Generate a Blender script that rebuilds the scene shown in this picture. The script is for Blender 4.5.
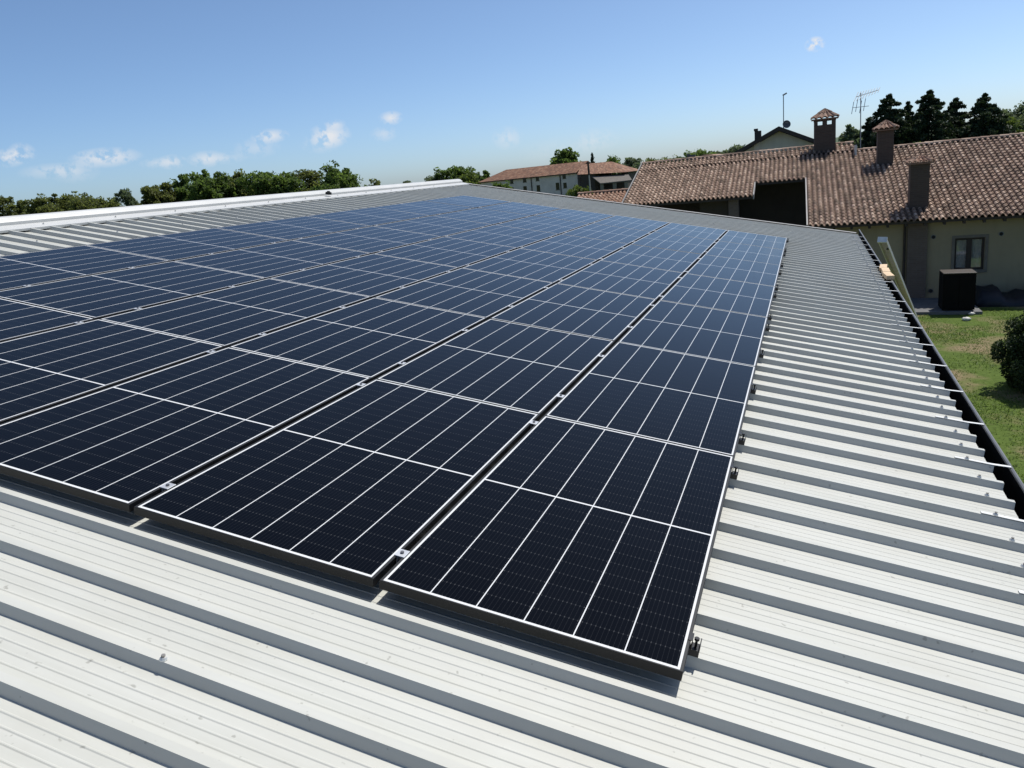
import bpy, math, random
import numpy as np
from mathutils import Vector, Matrix

for o in list(bpy.data.objects):
    bpy.data.objects.remove(o)
SC = bpy.context.scene
COL = SC.collection
rng = random.Random(7)
NR = np.random.default_rng(11)
R = math.radians

# ------------------------------------------------------------------ camera
cam_d = bpy.data.cameras.new('camera')
cam = bpy.data.objects.new('camera', cam_d)
COL.objects.link(cam)
CAMROT = ((0.9349750, -0.0005568, 0.3547133), (0.3416983, 0.2698147, -0.9002457), (-0.0952056, 0.9629121, 0.2524603))
CAMLOC = Vector((0.37816, -2.15355, 1.54042))
cam.matrix_world = Matrix.Translation(CAMLOC) @ Matrix(CAMROT).to_4x4()
cam_d.sensor_width = 36.0
cam_d.lens = 27.4550
cam_d.clip_start = 0.05
cam_d.clip_end = 12000
SC.camera = cam

# ------------------------------------------------------------------ light
SUN_DIR = Vector((0.25, 0.42, 0.87)).normalized()
SUN_EL = math.asin(SUN_DIR.z)
SUN_AZ = math.atan2(SUN_DIR.x, SUN_DIR.y)
SKY_STRENGTH = 0.15
sun_d = bpy.data.lights.new('sun', 'SUN')
sun_d.energy = 5.0
sun_d.angle = R(0.55)
sun_d.color = (1.0, 0.965, 0.895)
sun = bpy.data.objects.new('sun', sun_d)
COL.objects.link(sun)
sun.rotation_euler = SUN_DIR.to_track_quat('Z', 'Y').to_euler()
sun.location = (0, 0, 60)

world = bpy.data.worlds.new('World')
SC.world = world
world.use_nodes = True
WT = world.node_tree
WT.nodes.clear()


def wn(kind, **kw):
    n = WT.nodes.new(kind)
    for k, v in kw.items():
        setattr(n, k, v)
    return n


def wmath(op, a, b=None, c=None, clamp=False):
    n = wn('ShaderNodeMath', operation=op, use_clamp=clamp)
    for i, v in enumerate((a, b, c)):
        if v is None:
            continue
        if isinstance(v, (int, float)):
            n.inputs[i].default_value = v
        else:
            WT.links.new(v, n.inputs[i])
    return n.outputs[0]


sky = wn('ShaderNodeTexSky', sky_type='NISHITA')
sky.sun_disc = False
sky.sun_elevation = SUN_EL
sky.sun_rotation = SUN_AZ
sky.altitude = 100
sky.air_density = 0.56
sky.dust_density = 1.15
sky.ozone_density = 6.5
bg = wn('ShaderNodeBackground')
bg.inputs['Strength'].default_value = SKY_STRENGTH
wout = wn('ShaderNodeOutputWorld')
geo = wn('ShaderNodeTexCoord')
# small fair-weather clouds, placed by compass direction: (azimuth, elevation, half width, half height, density) in degrees
CLOUDS = [(-51.663, 4.103, 1.130, 0.587, 0.79), (-50.882, 4.340, 0.822, 0.660, 0.79), (-49.532, 3.186, 1.952, 0.514, 0.48), (-46.399, 3.760, 2.260, 0.660, 1.01), (-48.301, 3.028, 1.541, 0.734, 0.35), (-42.614, 3.190, 1.027, 0.514, 0.70), (-43.579, 3.204, 1.130, 0.367, 0.40), (-40.450, 3.205, 1.335, 0.587, 0.79), (-39.133, 3.162, 1.335, 0.440, 0.31), (-36.222, 4.342, 1.335, 0.514, 0.97), (-37.249, 3.652, 1.746, 0.734, 0.35), (-32.283, 4.093, 1.541, 0.880, 1.06), (-31.777, 4.768, 0.719, 0.367, 0.53), (-32.895, 3.621, 1.541, 0.734, 0.44), (-28.018, 4.850, 0.924, 0.514, 0.97), (-28.636, 3.852, 1.027, 0.587, 0.44), (-20.088, 2.807, 1.233, 0.880, 0.48), (-14.052, 2.083, 1.849, 0.880, 0.35), (0.389, 6.410, 0.668, 0.514, 1.94), (-16.530, 1.656, 3.081, 1.027, 0.16)]
noise = wn('ShaderNodeTexNoise')
noise.inputs['Scale'].default_value = 95.0
noise.inputs['Detail'].default_value = 6.0
noise.inputs['Roughness'].default_value = 0.62
WT.links.new(geo.outputs['Generated'], noise.inputs['Vector'])
total = None
for az, el, hw, hh, den in CLOUDS:
    az, el = R(az), R(el)
    d = Vector((math.sin(az) * math.cos(el), math.cos(az) * math.cos(el), math.sin(el)))
    t = Vector((math.cos(az), -math.sin(az), 0))
    u = t.cross(d)
    parts_ = []
    for vec, half in ((t, hw), (u, hh)):
        dn = wn('ShaderNodeVectorMath', operation='DOT_PRODUCT')
        WT.links.new(geo.outputs['Generated'], dn.inputs[0])
        dn.inputs[1].default_value = vec / math.sin(R(half))
        parts_.append(wmath('MULTIPLY', dn.outputs['Value'], dn.outputs['Value']))
    q = wmath('SUBTRACT', 1.0, wmath('SQRT', wmath('ADD', parts_[0], parts_[1])), clamp=True)
    q = wmath('MULTIPLY', q, den)
    total = q if total is None else wmath('ADD', total, q)
cm = wmath('MULTIPLY', total, wmath('MULTIPLY_ADD', noise.outputs['Fac'], 6.5, -2.5, clamp=True), clamp=True)
# the clouds stand in front of the camera: nothing behind the plane through the camera
fr = wn('ShaderNodeVectorMath', operation='DOT_PRODUCT')
WT.links.new(geo.outputs['Generated'], fr.inputs[0])
fr.inputs[1].default_value = (-0.3, 0.95, 0)
cm = wmath('MULTIPLY', cm, wmath('GREATER_THAN', fr.outputs['Value'], 0.0))
mixc = wn('ShaderNodeMixRGB')
WT.links.new(cm, mixc.inputs[0])
wb = wn('ShaderNodeMixRGB', blend_type='MULTIPLY')      # camera white balance of the daylight
wb.inputs[0].default_value = 1.0
wb.inputs[2].default_value = (1.05, 1.075, 1.0, 1)
WT.links.new(sky.outputs[0], wb.inputs[1])
WT.links.new(wb.outputs[0], mixc.inputs[1])
mixc.inputs[2].default_value = (5.1, 5.3, 5.6, 1)
WT.links.new(mixc.outputs[0], bg.inputs['Color'])
WT.links.new(bg.outputs[0], wout.inputs[0])

vs = SC.view_settings
vs.view_transform = 'Standard'
vs.look = 'None'
vs.exposure = 0.0
vs.gamma = 1.0
vs.use_curve_mapping = False

# ------------------------------------------------------------------ mesh and object helpers
class MB:
    def __init__(self):
        self.v, self.f, self.m, self.c = [], [], [], []

    def vert(self, p):
        self.v.append((float(p[0]), float(p[1]), float(p[2])))
        return len(self.v) - 1

    def face(self, pts, m=0, c=None):
        ids = [self.vert(p) for p in pts]
        self.f.append(ids)
        self.m.append(m)
        self.c.append(c)

    def hexa(self, b, t, m=0):
        """b, t: four corners each, counter-clockwise seen from above."""
        i = [self.vert(p) for p in list(b) + list(t)]
        for q in ((3, 2, 1, 0), (4, 5, 6, 7), (0, 1, 5, 4), (1, 2, 6, 5), (2, 3, 7, 6), (3, 0, 4, 7)):
            self.f.append([i[k] for k in q])
            self.m.append(m)
            self.c.append(None)

    def box(self, lo, hi, m=0, M=None):
        (x0, y0, z0), (x1, y1, z1) = lo, hi
        b = [(x0, y0, z0), (x1, y0, z0), (x1, y1, z0), (x0, y1, z0)]
        t = [(x0, y0, z1), (x1, y0, z1), (x1, y1, z1), (x0, y1, z1)]
        if M is not None:
            b = [M @ Vector(p) for p in b]
            t = [M @ Vector(p) for p in t]
        self.hexa(b, t, m)

    def tube(self, p0, p1, r0, r1=None, n=8, m=0, caps=True):
        r1 = r0 if r1 is None else r1
        p0, p1 = Vector(p0), Vector(p1)
        d = (p1 - p0).normalized()
        a = d.orthogonal().normalized()
        b = d.cross(a)
        r_ = []
        for p, r in ((p0, r0), (p1, r1)):
            r_.append([self.vert(p + (a * math.cos(2 * math.pi * k / n) + b * math.sin(2 * math.pi * k / n)) * r) for k in range(n)])
        for k in range(n):
            self.f.append([r_[0][k], r_[0][(k + 1) % n], r_[1][(k + 1) % n], r_[1][k]])
            self.m.append(m)
            self.c.append(None)
        if caps:
            self.f.append(r_[0][::-1]); self.m.append(m); self.c.append(None)
            self.f.append(r_[1][:]); self.m.append(m); self.c.append(None)

    def extrude(self, prof, fn, a, b, m=0, closed=False, caps=False):
        """profile points sent through fn(s, q) at s=a and s=b"""
        A = [self.vert(fn(a, q)) for q in prof]
        B = [self.vert(fn(b, q)) for q in prof]
        n = len(prof)
        for k in range(n if closed else n - 1):
            j = (k + 1) % n
            self.f.append([A[k], A[j], B[j], B[k]]); self.m.append(m); self.c.append(None)
        if caps:
            self.f.append(A[::-1]); self.m.append(m); self.c.append(None)
            self.f.append(B[:]); self.m.append(m); self.c.append(None)


def link(name, data, parent=None):
    o = bpy.data.objects.new(name, data)
    COL.objects.link(o)
    if parent is not None:
        o.parent = parent
    return o


def build(name, mb, mats, parent=None, origin=(0, 0, 0), smooth=False, bevel=0, recalc=False):
    """links the collected faces as ONE mesh; world-space vertices are taken relative to origin"""
    ox, oy, oz = origin
    me = bpy.data.meshes.new(name)
    me.from_pydata([(x - ox, y - oy, z - oz) for x, y, z in mb.v], [], mb.f)
    if not isinstance(mats, (list, tuple)):
        mats = [mats]
    for m in mats:
        me.materials.append(m)
    me.polygons.foreach_set('material_index', mb.m)
    if smooth:
        me.polygons.foreach_set('use_smooth', [True] * len(mb.f))
    if any(c is not None for c in mb.c):
        at = me.color_attributes.new('tint', 'FLOAT_COLOR', 'CORNER')
        arr = np.ones((len(me.loops), 4), dtype=np.float32)
        for p, c in zip(me.polygons, mb.c):
            if c is not None:
                arr[p.loop_start:p.loop_start + p.loop_total, :3] = c
        at.data.foreach_set('color', arr.ravel())
    me.update()
    if recalc:
        import bmesh
        bm = bmesh.new(); bm.from_mesh(me)
        bmesh.ops.remove_doubles(bm, verts=bm.verts, dist=1e-5)
        bmesh.ops.recalc_face_normals(bm, faces=bm.faces)
        bm.to_mesh(me); bm.free()
    o = link(name, me, parent)
    if parent is None:
        o.location = origin
    if bevel:
        b = o.modifiers.new('bevel', 'BEVEL'); b.width = bevel; b.segments = 2; b.limit_method = 'ANGLE'
    return o


def tag(o, label=None, cat=None, group=None, kind=None):
    for k, v in (('label', label), ('category', cat), ('group', group), ('kind', kind)):
        if v:
            o[k] = v
    return o


def empty(name, loc=(0, 0, 0), label=None, cat=None, group=None):
    o = link(name, None)
    o.location = loc
    o.empty_display_size = 0.2
    return tag(o, label, cat, group)


def copy_tree(o, parent=None):
    c = o.copy()
    COL.objects.link(c)
    if parent is not None:
        c.parent = parent
    for ch in list(o.children):
        copy_tree(ch, c)
    return c


# ------------------------------------------------------------------ materials
def mat(name):
    m = bpy.data.materials.new(name)
    m.use_nodes = True
    return m, m.node_tree, m.node_tree.nodes['Principled BSDF']


class NT:
    def __init__(self, nt):
        self.nt = nt

    def n(self, kind, **kw):
        x = self.nt.nodes.new(kind)
        for k, v in kw.items():
            setattr(x, k, v)
        return x

    def put(self, sock, v):
        if isinstance(v, bpy.types.NodeSocket):
            self.nt.links.new(v, sock)
        else:
            sock.default_value = v

    def math(self, op, a, b=None, c=None, clamp=False):
        x = self.n('ShaderNodeMath', operation=op, use_clamp=clamp)
        for i, v in enumerate((a, b, c)):
            if v is not None:
                self.put(x.inputs[i], v)
        return x.outputs[0]

    def coord(self, which='Object'):
        return self.n('ShaderNodeTexCoord').outputs[which]

    def scaled(self, vec, s):
        x = self.n('ShaderNodeVectorMath', operation='MULTIPLY')
        self.put(x.inputs[0], vec)
        x.inputs[1].default_value = s
        return x.outputs[0]

    def noise(self, vec, scale, detail=4, rough=0.55):
        x = self.n('ShaderNodeTexNoise')
        self.put(x.inputs['Vector'], vec)
        x.inputs['Scale'].default_value = scale
        x.inputs['Detail'].default_value = detail
        x.inputs['Roughness'].default_value = rough
        return x.outputs['Fac']

    def ramp(self, fac, stops):
        x = self.n('ShaderNodeValToRGB')
        self.put(x.inputs[0], fac)
        e = x.color_ramp.elements
        while len(e) < len(stops):
            e.new(0.5)
        for el, (p, c) in zip(e, stops):
            el.position = p
            el.color = (c[0], c[1], c[2], 1)
        return x.outputs[0]

    def mix(self, fac, a, b, blend='MIX'):
        x = self.n('ShaderNodeMixRGB', blend_type=blend)
        self.put(x.inputs[0], fac)
        for s, v in ((x.inputs[1], a), (x.inputs[2], b)):
            if isinstance(v, (tuple, list)) and len(v) == 3:
                v = (*v, 1)
            self.put(s, v)
        return x.outputs[0]

    def bump(self, h, strength=0.3, dist=0.01):
        x = self.n('ShaderNodeBump')
        x.inputs['Strength'].default_value = strength
        x.inputs['Distance'].default_value = dist
        self.put(x.inputs['Height'], h)
        return x.outputs[0]


def simple(name, c, rough=0.6, metal=0.0, var=0.12, scale=6.0, bump=0.0, spec=0.5):
    m, nt, b = mat(name)
    t = NT(nt)
    f = t.noise(t.coord(), scale, 5)
    lo = tuple(x * (1 - var) for x in c)
    hi = tuple(min(1, x * (1 + var)) for x in c)
    t.put(b.inputs['Base Color'], t.ramp(f, [(0.3, lo), (0.7, hi)]))
    b.inputs['Roughness'].default_value = rough
    b.inputs['Metallic'].default_value = metal
    b.inputs['Specular IOR Level'].default_value = spec
    if bump:
        t.put(b.inputs['Normal'], t.bump(t.noise(t.coord(), scale * 6, 4), bump, 0.02))
    return m


# coated steel sheet of the shed roof: pale grey paint with dust running down the slope (local x)
m_sheet, nt, b = mat('painted_steel_sheet')
t = NT(nt)
co = t.coord()
streak = t.noise(t.scaled(co, (0.5, 9.0, 9.0)), 2.0, 5)
blot = t.noise(co, 1.3, 6, 0.65)
speck = t.noise(co, 34.0, 2, 0.5)
c0 = t.ramp(streak, [(0.25, (0.445, 0.447, 0.41)), (0.75, (0.50, 0.50, 0.465))])
c1 = t.mix(t.ramp(blot, [(0.45, (0, 0, 0)), (0.75, (0.5, 0.5, 0.5))]), c0, (0.41, 0.395, 0.345))
c2 = t.mix(t.ramp(speck, [(0.70, (0, 0, 0)), (0.76, (0.55, 0.55, 0.55))]), c1, (0.20, 0.195, 0.17))
t.put(b.inputs['Base Color'], c2)
t.put(b.inputs['Roughness'], t.math('MULTIPLY_ADD', streak, 0.14, 0.40))
b.inputs['Specular IOR Level'].default_value = 0.34
t.put(b.inputs['Normal'], t.bump(t.noise(t.scaled(co, (0.35, 1.0, 1.0)), 2.2, 3), 0.22, 0.02))

m_cap = simple('ridge_cap_white', (0.52, 0.52, 0.505), 0.4, var=0.05, scale=3)
m_gutter = simple('gutter_brown_steel', (0.007, 0.006, 0.0055), 0.6, var=0.3, scale=4, spec=0.15)
m_lip = simple('gutter_lip_steel', (0.20, 0.195, 0.19), 0.42, metal=0.6, var=0.15, scale=4)
m_strap = simple('galvanised_strap', (0.62, 0.62, 0.60), 0.45, metal=0.3, var=0.1, scale=9)
m_screw = simple('screw_steel', (0.34, 0.32, 0.29), 0.4, metal=0.7, var=0.2, scale=40)
m_rubber = simple('screw_washer', (0.10, 0.10, 0.10), 0.8, var=0.2, scale=30)
m_shedwall = simple('shed_wall_panel', (0.52, 0.51, 0.47), 0.6, var=0.08, scale=1.2)
m_frame = simple('black_anodised_frame', (0.011, 0.011, 0.0115), 0.5, metal=0.0, var=0.15, scale=5, spec=0.35)
m_rail = simple('dark_mounting_rail', (0.022, 0.022, 0.024), 0.42, metal=0.4, var=0.2, scale=8)
m_clamp = simple('bright_aluminium_clamp', (0.52, 0.53, 0.55), 0.42, metal=0.55, var=0.08, scale=30)
m_bolt = simple('steel_bolt', (0.16, 0.16, 0.17), 0.4, metal=0.8, var=0.15, scale=30)

# solar cells under glass (panel-local metres)
PW, PL = 1.057, 1.911            # visible glass
PITCH_X, PITCH_Y = 1.1031, 1.925
LIP = 0.011
m_cell, nt, b = mat('solar_cells_under_glass')
t = NT(nt)
sep = t.n('ShaderNodeSeparateXYZ')
t.put(sep.inputs[0], t.coord())
X, Y = sep.outputs[0], sep.outputs[1]
MRG = 0.0068
MRGY = 0.014                     # the white margin is wider on the short sides
cw = (PW - 2 * MRG) / 6.0
hl = (PL - 2 * MRGY) / 2.0
ch = hl / 11.0


def near_line(u, period, half):
    """1 where the coordinate is within half of a multiple of period"""
    fr = t.math('FRACT', t.math('ADD', t.math('DIVIDE', u, period), 100.5))
    return t.math('LESS_THAN', t.math('ABSOLUTE', t.math('SUBTRACT', fr, 0.5)), half / period)


edge = t.math('MAXIMUM', t.math('GREATER_THAN', t.math('ABSOLUTE', X), PW / 2 - MRG), t.math('GREATER_THAN', t.math('ABSOLUTE', Y), PL / 2 - MRGY))
colline = near_line(X, cw, 0.0021)
midline = t.math('LESS_THAN', t.math('ABSOLUTE', Y), 0.0055)
white = t.math('MAXIMUM', t.math('MAXIMUM', edge, colline), midline)
bus = near_line(t.math('ADD', X, cw / 22.0), cw / 11.0, 0.00055)
cellgap = near_line(Y, ch, 0.0007)
dot = t.math('MULTIPLY', near_line(t.math('ADD', X, cw / 22.0), cw / 11.0, 0.0016), near_line(Y, ch, 0.0042))
# a slightly different blue from cell to cell and from panel to panel
cell_id = t.n('ShaderNodeCombineXYZ')
t.put(cell_id.inputs[0], t.math('FLOOR', t.math('DIVIDE', X, cw)))
t.put(cell_id.inputs[1], t.math('FLOOR', t.math('DIVIDE', Y, ch)))
oi = t.n('ShaderNodeObjectInfo')
t.put(cell_id.inputs[2], t.math('MULTIPLY', oi.outputs['Random'], 37.0))
wnz = t.n('ShaderNodeTexWhiteNoise')
t.put(wnz.inputs['Vector'], cell_id.outputs[0])
cellcol = t.mix(wnz.outputs['Value'], (0.0008, 0.0011, 0.0021), (0.0013, 0.0017, 0.0031))
cellcol = t.mix(oi.outputs['Random'], cellcol, t.mix(0.5, cellcol, (0.0008, 0.0012, 0.0030)))
cc = t.mix(t.math('MULTIPLY', bus, 0.16), cellcol, (0.085, 0.09, 0.10))
cc = t.mix(t.math('MULTIPLY', cellgap, 0.16), cc, (0.07, 0.075, 0.085))
cc = t.mix(t.math('MULTIPLY', dot, 0.16), cc, (0.22, 0.225, 0.23))
cc = t.mix(white, cc, (0.62, 0.63, 0.635))
dust = t.noise(t.coord(), 5.0, 6, 0.7)
dust2 = t.noise(t.coord(), 60.0, 3, 0.6)
dm = t.math('MULTIPLY', t.math('MULTIPLY', dust, dust2), 0.006)
cc = t.mix(dm, cc, (0.42, 0.40, 0.36))
t.put(b.inputs['Base Color'], cc)
t.put(b.inputs['Roughness'], t.math('MULTIPLY_ADD', dust, 0.08, 0.10))
b.inputs['IOR'].default_value = 1.165
b.inputs['Specular IOR Level'].default_value = 0.5

# clay barrel tiles: a colour per tile from the mesh attribute, weathering on top
def tile_mat(name, lo, mid, hi):
    m, nt, b = mat(name)
    t = NT(nt)
    a = t.n('ShaderNodeVertexColor', layer_name='tint')
    sp = t.n('ShaderNodeSeparateColor')
    t.put(sp.inputs[0], a.outputs['Color'])
    c = t.ramp(sp.outputs[0], [(0.0, lo), (0.5, mid), (1.0, hi)])
    w = t.noise(t.coord(), 3.2, 6, 0.65)
    c = t.mix(t.ramp(w, [(0.42, (0, 0, 0)), (0.78, (0.55, 0.55, 0.55))]), c, (0.115, 0.105, 0.085))
    w2 = t.noise(t.coord(), 22.0, 4, 0.6)
    c = t.mix(t.ramp(w2, [(0.5, (0, 0, 0)), (0.8, (0.4, 0.4, 0.4))]), c, (0.36, 0.33, 0.27))
    t.put(b.inputs['Base Color'], c)
    b.inputs['Roughness'].default_value = 0.85
    b.inputs['Specular IOR Level'].default_value = 0.2
    t.put(b.inputs['Normal'], t.bump(w2, 0.4, 0.02))
    return m


m_tile = tile_mat('brown_clay_tiles', (0.105, 0.066, 0.047), (0.30, 0.195, 0.145), (0.56, 0.42, 0.325))
m_tile_red = tile_mat('red_clay_tiles', (0.10, 0.05, 0.033), (0.19, 0.085, 0.05), (0.33, 0.19, 0.12))
m_tile_annex = tile_mat('pale_red_clay_tiles', (0.20, 0.105, 0.07), (0.30, 0.175, 0.125), (0.42, 0.29, 0.22))


def stucco(name, c, var=0.1, scale=0.8, bump=0.25):
    m, nt, b = mat(name)
    t = NT(nt)
    f = t.noise(t.coord(), scale, 6, 0.6)
    g = t.noise(t.scaled(t.coord(), (3, 3, 0.5)), 1.5, 4)
    c0 = t.ramp(f, [(0.3, tuple(x * (1 - var) for x in c)), (0.7, tuple(x * (1 + var) for x in c))])
    c1 = t.mix(t.ramp(g, [(0.5, (0, 0, 0)), (0.85, (0.35, 0.35, 0.35))]), c0, tuple(x * 0.6 for x in c))
    t.put(b.inputs['Base Color'], c1)
    b.inputs['Roughness'].default_value = 0.9
    b.inputs['Specular IOR Level'].default_value = 0.2
    t.put(b.inputs['Normal'], t.bump(t.noise(t.coord(), 30, 4), bump, 0.02))
    return m


m_yellow = stucco('yellow_plaster', (0.31, 0.26, 0.17))
m_cream = stucco('cream_plaster', (0.58, 0.53, 0.45))
m_white = stucco('whitewashed_wall', (0.66, 0.585, 0.53))
m_grey_wall = stucco('grey_plaster', (0.20, 0.185, 0.16))
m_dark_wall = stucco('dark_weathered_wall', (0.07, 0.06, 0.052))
m_chim = None


def brick_mat(name, c1, c2, mortar):
    m, nt, b = mat(name)
    t = NT(nt)
    br = t.n('ShaderNodeTexBrick')
    sep = t.n('ShaderNodeSeparateXYZ')
    t.put(sep.inputs[0], t.coord())
    cb = t.n('ShaderNodeCombineXYZ')
    t.put(cb.inputs[0], t.math('ADD', sep.outputs[0], sep.outputs[1]))
    t.put(cb.inputs[1], sep.outputs[2])
    t.put(br.inputs['Vector'], cb.outputs[0])
    br.inputs['Color1'].default_value = (*c1, 1)
    br.inputs['Color2'].default_value = (*c2, 1)
    br.inputs['Mortar'].default_value = (*mortar, 1)
    br.inputs['Scale'].default_value = 1.0
    br.inputs['Brick Width'].default_value = 0.25
    br.inputs['Row Height'].default_value = 0.07
    br.inputs['Mortar Size'].default_value = 0.008
    c = t.mix(t.math('MULTIPLY', t.noise(t.coord(), 2.5, 5), 0.5), br.outputs['Color'], (0.07, 0.05, 0.04))
    t.put(b.inputs['Base Color'], c)
    b.inputs['Roughness'].default_value = 0.9
    return m


m_chim = brick_mat('old_brick', (0.066, 0.041, 0.031), (0.09, 0.058, 0.043), (0.085, 0.072, 0.062))
m_pilaster = brick_mat('flue_brick', (0.13, 0.095, 0.078), (0.16, 0.12, 0.098), (0.155, 0.135, 0.118))
m_wood_dark = simple('dark_timber', (0.035, 0.024, 0.018), 0.7, var=0.3, scale=5)
m_wood_pale = simple('pale_sawn_wood', (0.58, 0.42, 0.26), 0.7, var=0.15, scale=9)
m_stone_trim = simple('stone_window_surround', (0.16, 0.14, 0.115), 0.85, var=0.15, scale=6, bump=0.2)
m_dark = simple('dark_opening', (0.012, 0.012, 0.012), 0.9, var=0.2)
m_black_box = simple('black_cabinet_paint', (0.006, 0.0055, 0.0055), 0.75, var=0.2, scale=5, spec=0.1)
m_concrete = simple('grey_concrete', (0.13, 0.13, 0.13), 0.9, var=0.2, scale=3, bump=0.25)
m_antenna = simple('antenna_aluminium', (0.28, 0.28, 0.29), 0.45, metal=0.6, var=0.1, scale=10)
m_dish = simple('dark_dish_paint', (0.10, 0.10, 0.105), 0.6, var=0.1, scale=6)
m_lead = simple('grey_flashing', (0.26, 0.25, 0.24), 0.55, metal=0.2, var=0.15, scale=5)
m_channel = simple('weathered_pale_channel', (0.42, 0.37, 0.47), 0.5, metal=0.0, var=0.15, scale=6)
m_fibre = simple('grey_fibre_cement_sheet', (0.13, 0.115, 0.10), 0.9, var=0.2, scale=2.5)
m_strip_shade = simple('dark_blue_strip_shade', (0.010, 0.011, 0.018), 0.55, var=0.3, scale=3)  # shade of the wall-foot strip, put in as colour
m_pole = simple('pole_concrete', (0.34, 0.33, 0.31), 0.8, var=0.12, scale=3)
m_stonew = simple('pale_stone', (0.62, 0.60, 0.56), 0.8, var=0.1, scale=10, bump=0.3)
m_bark = simple('bark', (0.075, 0.058, 0.042), 0.95, var=0.3, scale=6, bump=0.4)

m_glassw, nt, b = mat('window_glass')
b.inputs['Base Color'].default_value = (0.02, 0.022, 0.024, 1)
b.inputs['Roughness'].default_value = 0.04
b.inputs['IOR'].default_value = 1.5
m_curtain = simple('pale_net_curtain', (0.55, 0.54, 0.50), 0.9, var=0.12, scale=14)


def leaf_mat(name, lo, hi, trans=0.35):
    m, nt, b = mat(name)
    t = NT(nt)
    a = t.n('ShaderNodeVertexColor', layer_name='tint')
    sp = t.n('ShaderNodeSeparateColor')
    t.put(sp.inputs[0], a.outputs['Color'])
    c = t.mix(sp.outputs[0], lo, hi)
    t.put(b.inputs['Base Color'], c)
    b.inputs['Roughness'].default_value = 0.62
    b.inputs['Specular IOR Level'].default_value = 0.25
    tr = t.n('ShaderNodeBsdfTranslucent')
    t.put(tr.inputs[0], t.mix(0.5, c, (hi[0] * 1.1, hi[1] * 1.2, hi[2] * 0.6)))
    mx = t.n('ShaderNodeMixShader')
    mx.inputs[0].default_value = trans
    t.nt.links.new(b.outputs[0], mx.inputs[1])
    t.nt.links.new(tr.outputs[0], mx.inputs[2])
    t.nt.links.new(mx.outputs[0], t.nt.nodes['Material Output'].inputs[0])
    return m


m_leaf = leaf_mat('broadleaf_green', (0.048, 0.078, 0.022), (0.135, 0.195, 0.055), 0.58)
m_leaf_olive = leaf_mat('olive_green_leaves', (0.066, 0.080, 0.028), (0.17, 0.19, 0.065), 0.58)
m_leaf_pale = leaf_mat('pale_poplar_leaves', (0.075, 0.10, 0.06), (0.15, 0.185, 0.105), 0.45)
m_leaf_lime = leaf_mat('bright_green_leaves', (0.06, 0.09, 0.02), (0.15, 0.19, 0.045))
m_conifer = leaf_mat('conifer_needles', (0.016, 0.028, 0.014), (0.045, 0.068, 0.030), 0.2)
m_bush = leaf_mat('dark_shrub_needles', (0.018, 0.032, 0.014), (0.05, 0.078, 0.028), 0.2)

m_ground, nt, b = mat('meadow_and_yard_grass')
t = NT(nt)
co = t.coord()
g1 = t.noise(co, 0.45, 6, 0.6)
g2 = t.noise(co, 9.0, 5, 0.7)
c = t.ramp(g2, [(0.25, (0.045, 0.072, 0.014)), (0.6, (0.085, 0.125, 0.026)), (0.85, (0.14, 0.165, 0.05))])
c = t.mix(t.ramp(g1, [(0.49, (0, 0, 0)), (0.62, (0.9, 0.9, 0.9))]), c, t.mix(g2, (0.16, 0.115, 0.065), (0.26, 0.205, 0.13)))
t.put(b.inputs['Base Color'], c)
b.inputs['Roughness'].default_value = 0.95
b.inputs['Specular IOR Level'].default_value = 0.1
t.put(b.inputs['Normal'], t.bump(g2, 0.6, 0.05))
m_grass = leaf_mat('grass_blades', (0.055, 0.095, 0.014), (0.14, 0.20, 0.045), 0.4)
m_hill, nt, b = mat('distant_wooded_hill')
t = NT(nt)
t.put(b.inputs['Base Color'], t.ramp(t.noise(t.coord(), 0.02, 6, 0.7), [(0.35, (0.035, 0.06, 0.03)), (0.65, (0.075, 0.105, 0.05))]))
b.inputs['Roughness'].default_value = 1.0

# ------------------------------------------------------------------ places
GZ = -4.4                       # the yard
SL = R(11.5)                    # slope of the shed roof
CS, SN = math.cos(SL), math.sin(SL)
RM = Matrix(((CS, 0, SN), (0, 1, 0), (-SN, 0, CS)))     # roof axes -> world


def rf(x, y, w):
    """roof coordinates (x down the slope, y along the ridge, w off the panel face) -> world"""
    return RM @ Vector((x, y, w))


# ------------------------------------------------------------------ ground
mb = MB()
mb.face([(-4000, -4000, GZ), (4000, -4000, GZ), (4000, 6000, GZ), (-4000, 6000, GZ)])
tag(build('ground', mb, m_ground), kind='structure')

mb = MB()                       # low wooded rise far behind
hx = np.linspace(-900, 2600, 60)
prevs = None
for i, x in enumerate(hx):
    h = 14 + 16 * math.exp(-((x - 330) / 420) ** 2) + 3.0 * math.sin(x * 0.021) + 2.0 * math.sin(x * 0.057 + 1)
    col_ = [mb.vert((x, 1700, GZ - 1)), mb.vert((x, 1790, GZ + h * 0.72)), mb.vert((x, 1900, GZ + h)), mb.vert((x, 2200, GZ - 1))]
    if prevs:
        for k in range(3):
            mb.f.append([prevs[k], col_[k], col_[k + 1], prevs[k + 1]]); mb.m.append(0); mb.c.append(None)
    prevs = col_
tag(build('hill', mb, m_hill, smooth=True), kind='structure')

# ------------------------------------------------------------------ the shed we stand on
SH = (-3.4, 6.0, GZ)
shed = empty('warehouse', SH, 'long metal warehouse with a pale ribbed roof covered in rows of solar panels', 'warehouse')
PAN, RIB = -0.100, -0.062
PITCH, PH = 0.2625, -0.106      # rib pitch and the near foot of rib 0
EAVE_X, RIDGE_X = 1.438, -8.30
Y0, Y1 = -6.2, 17.12


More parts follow.
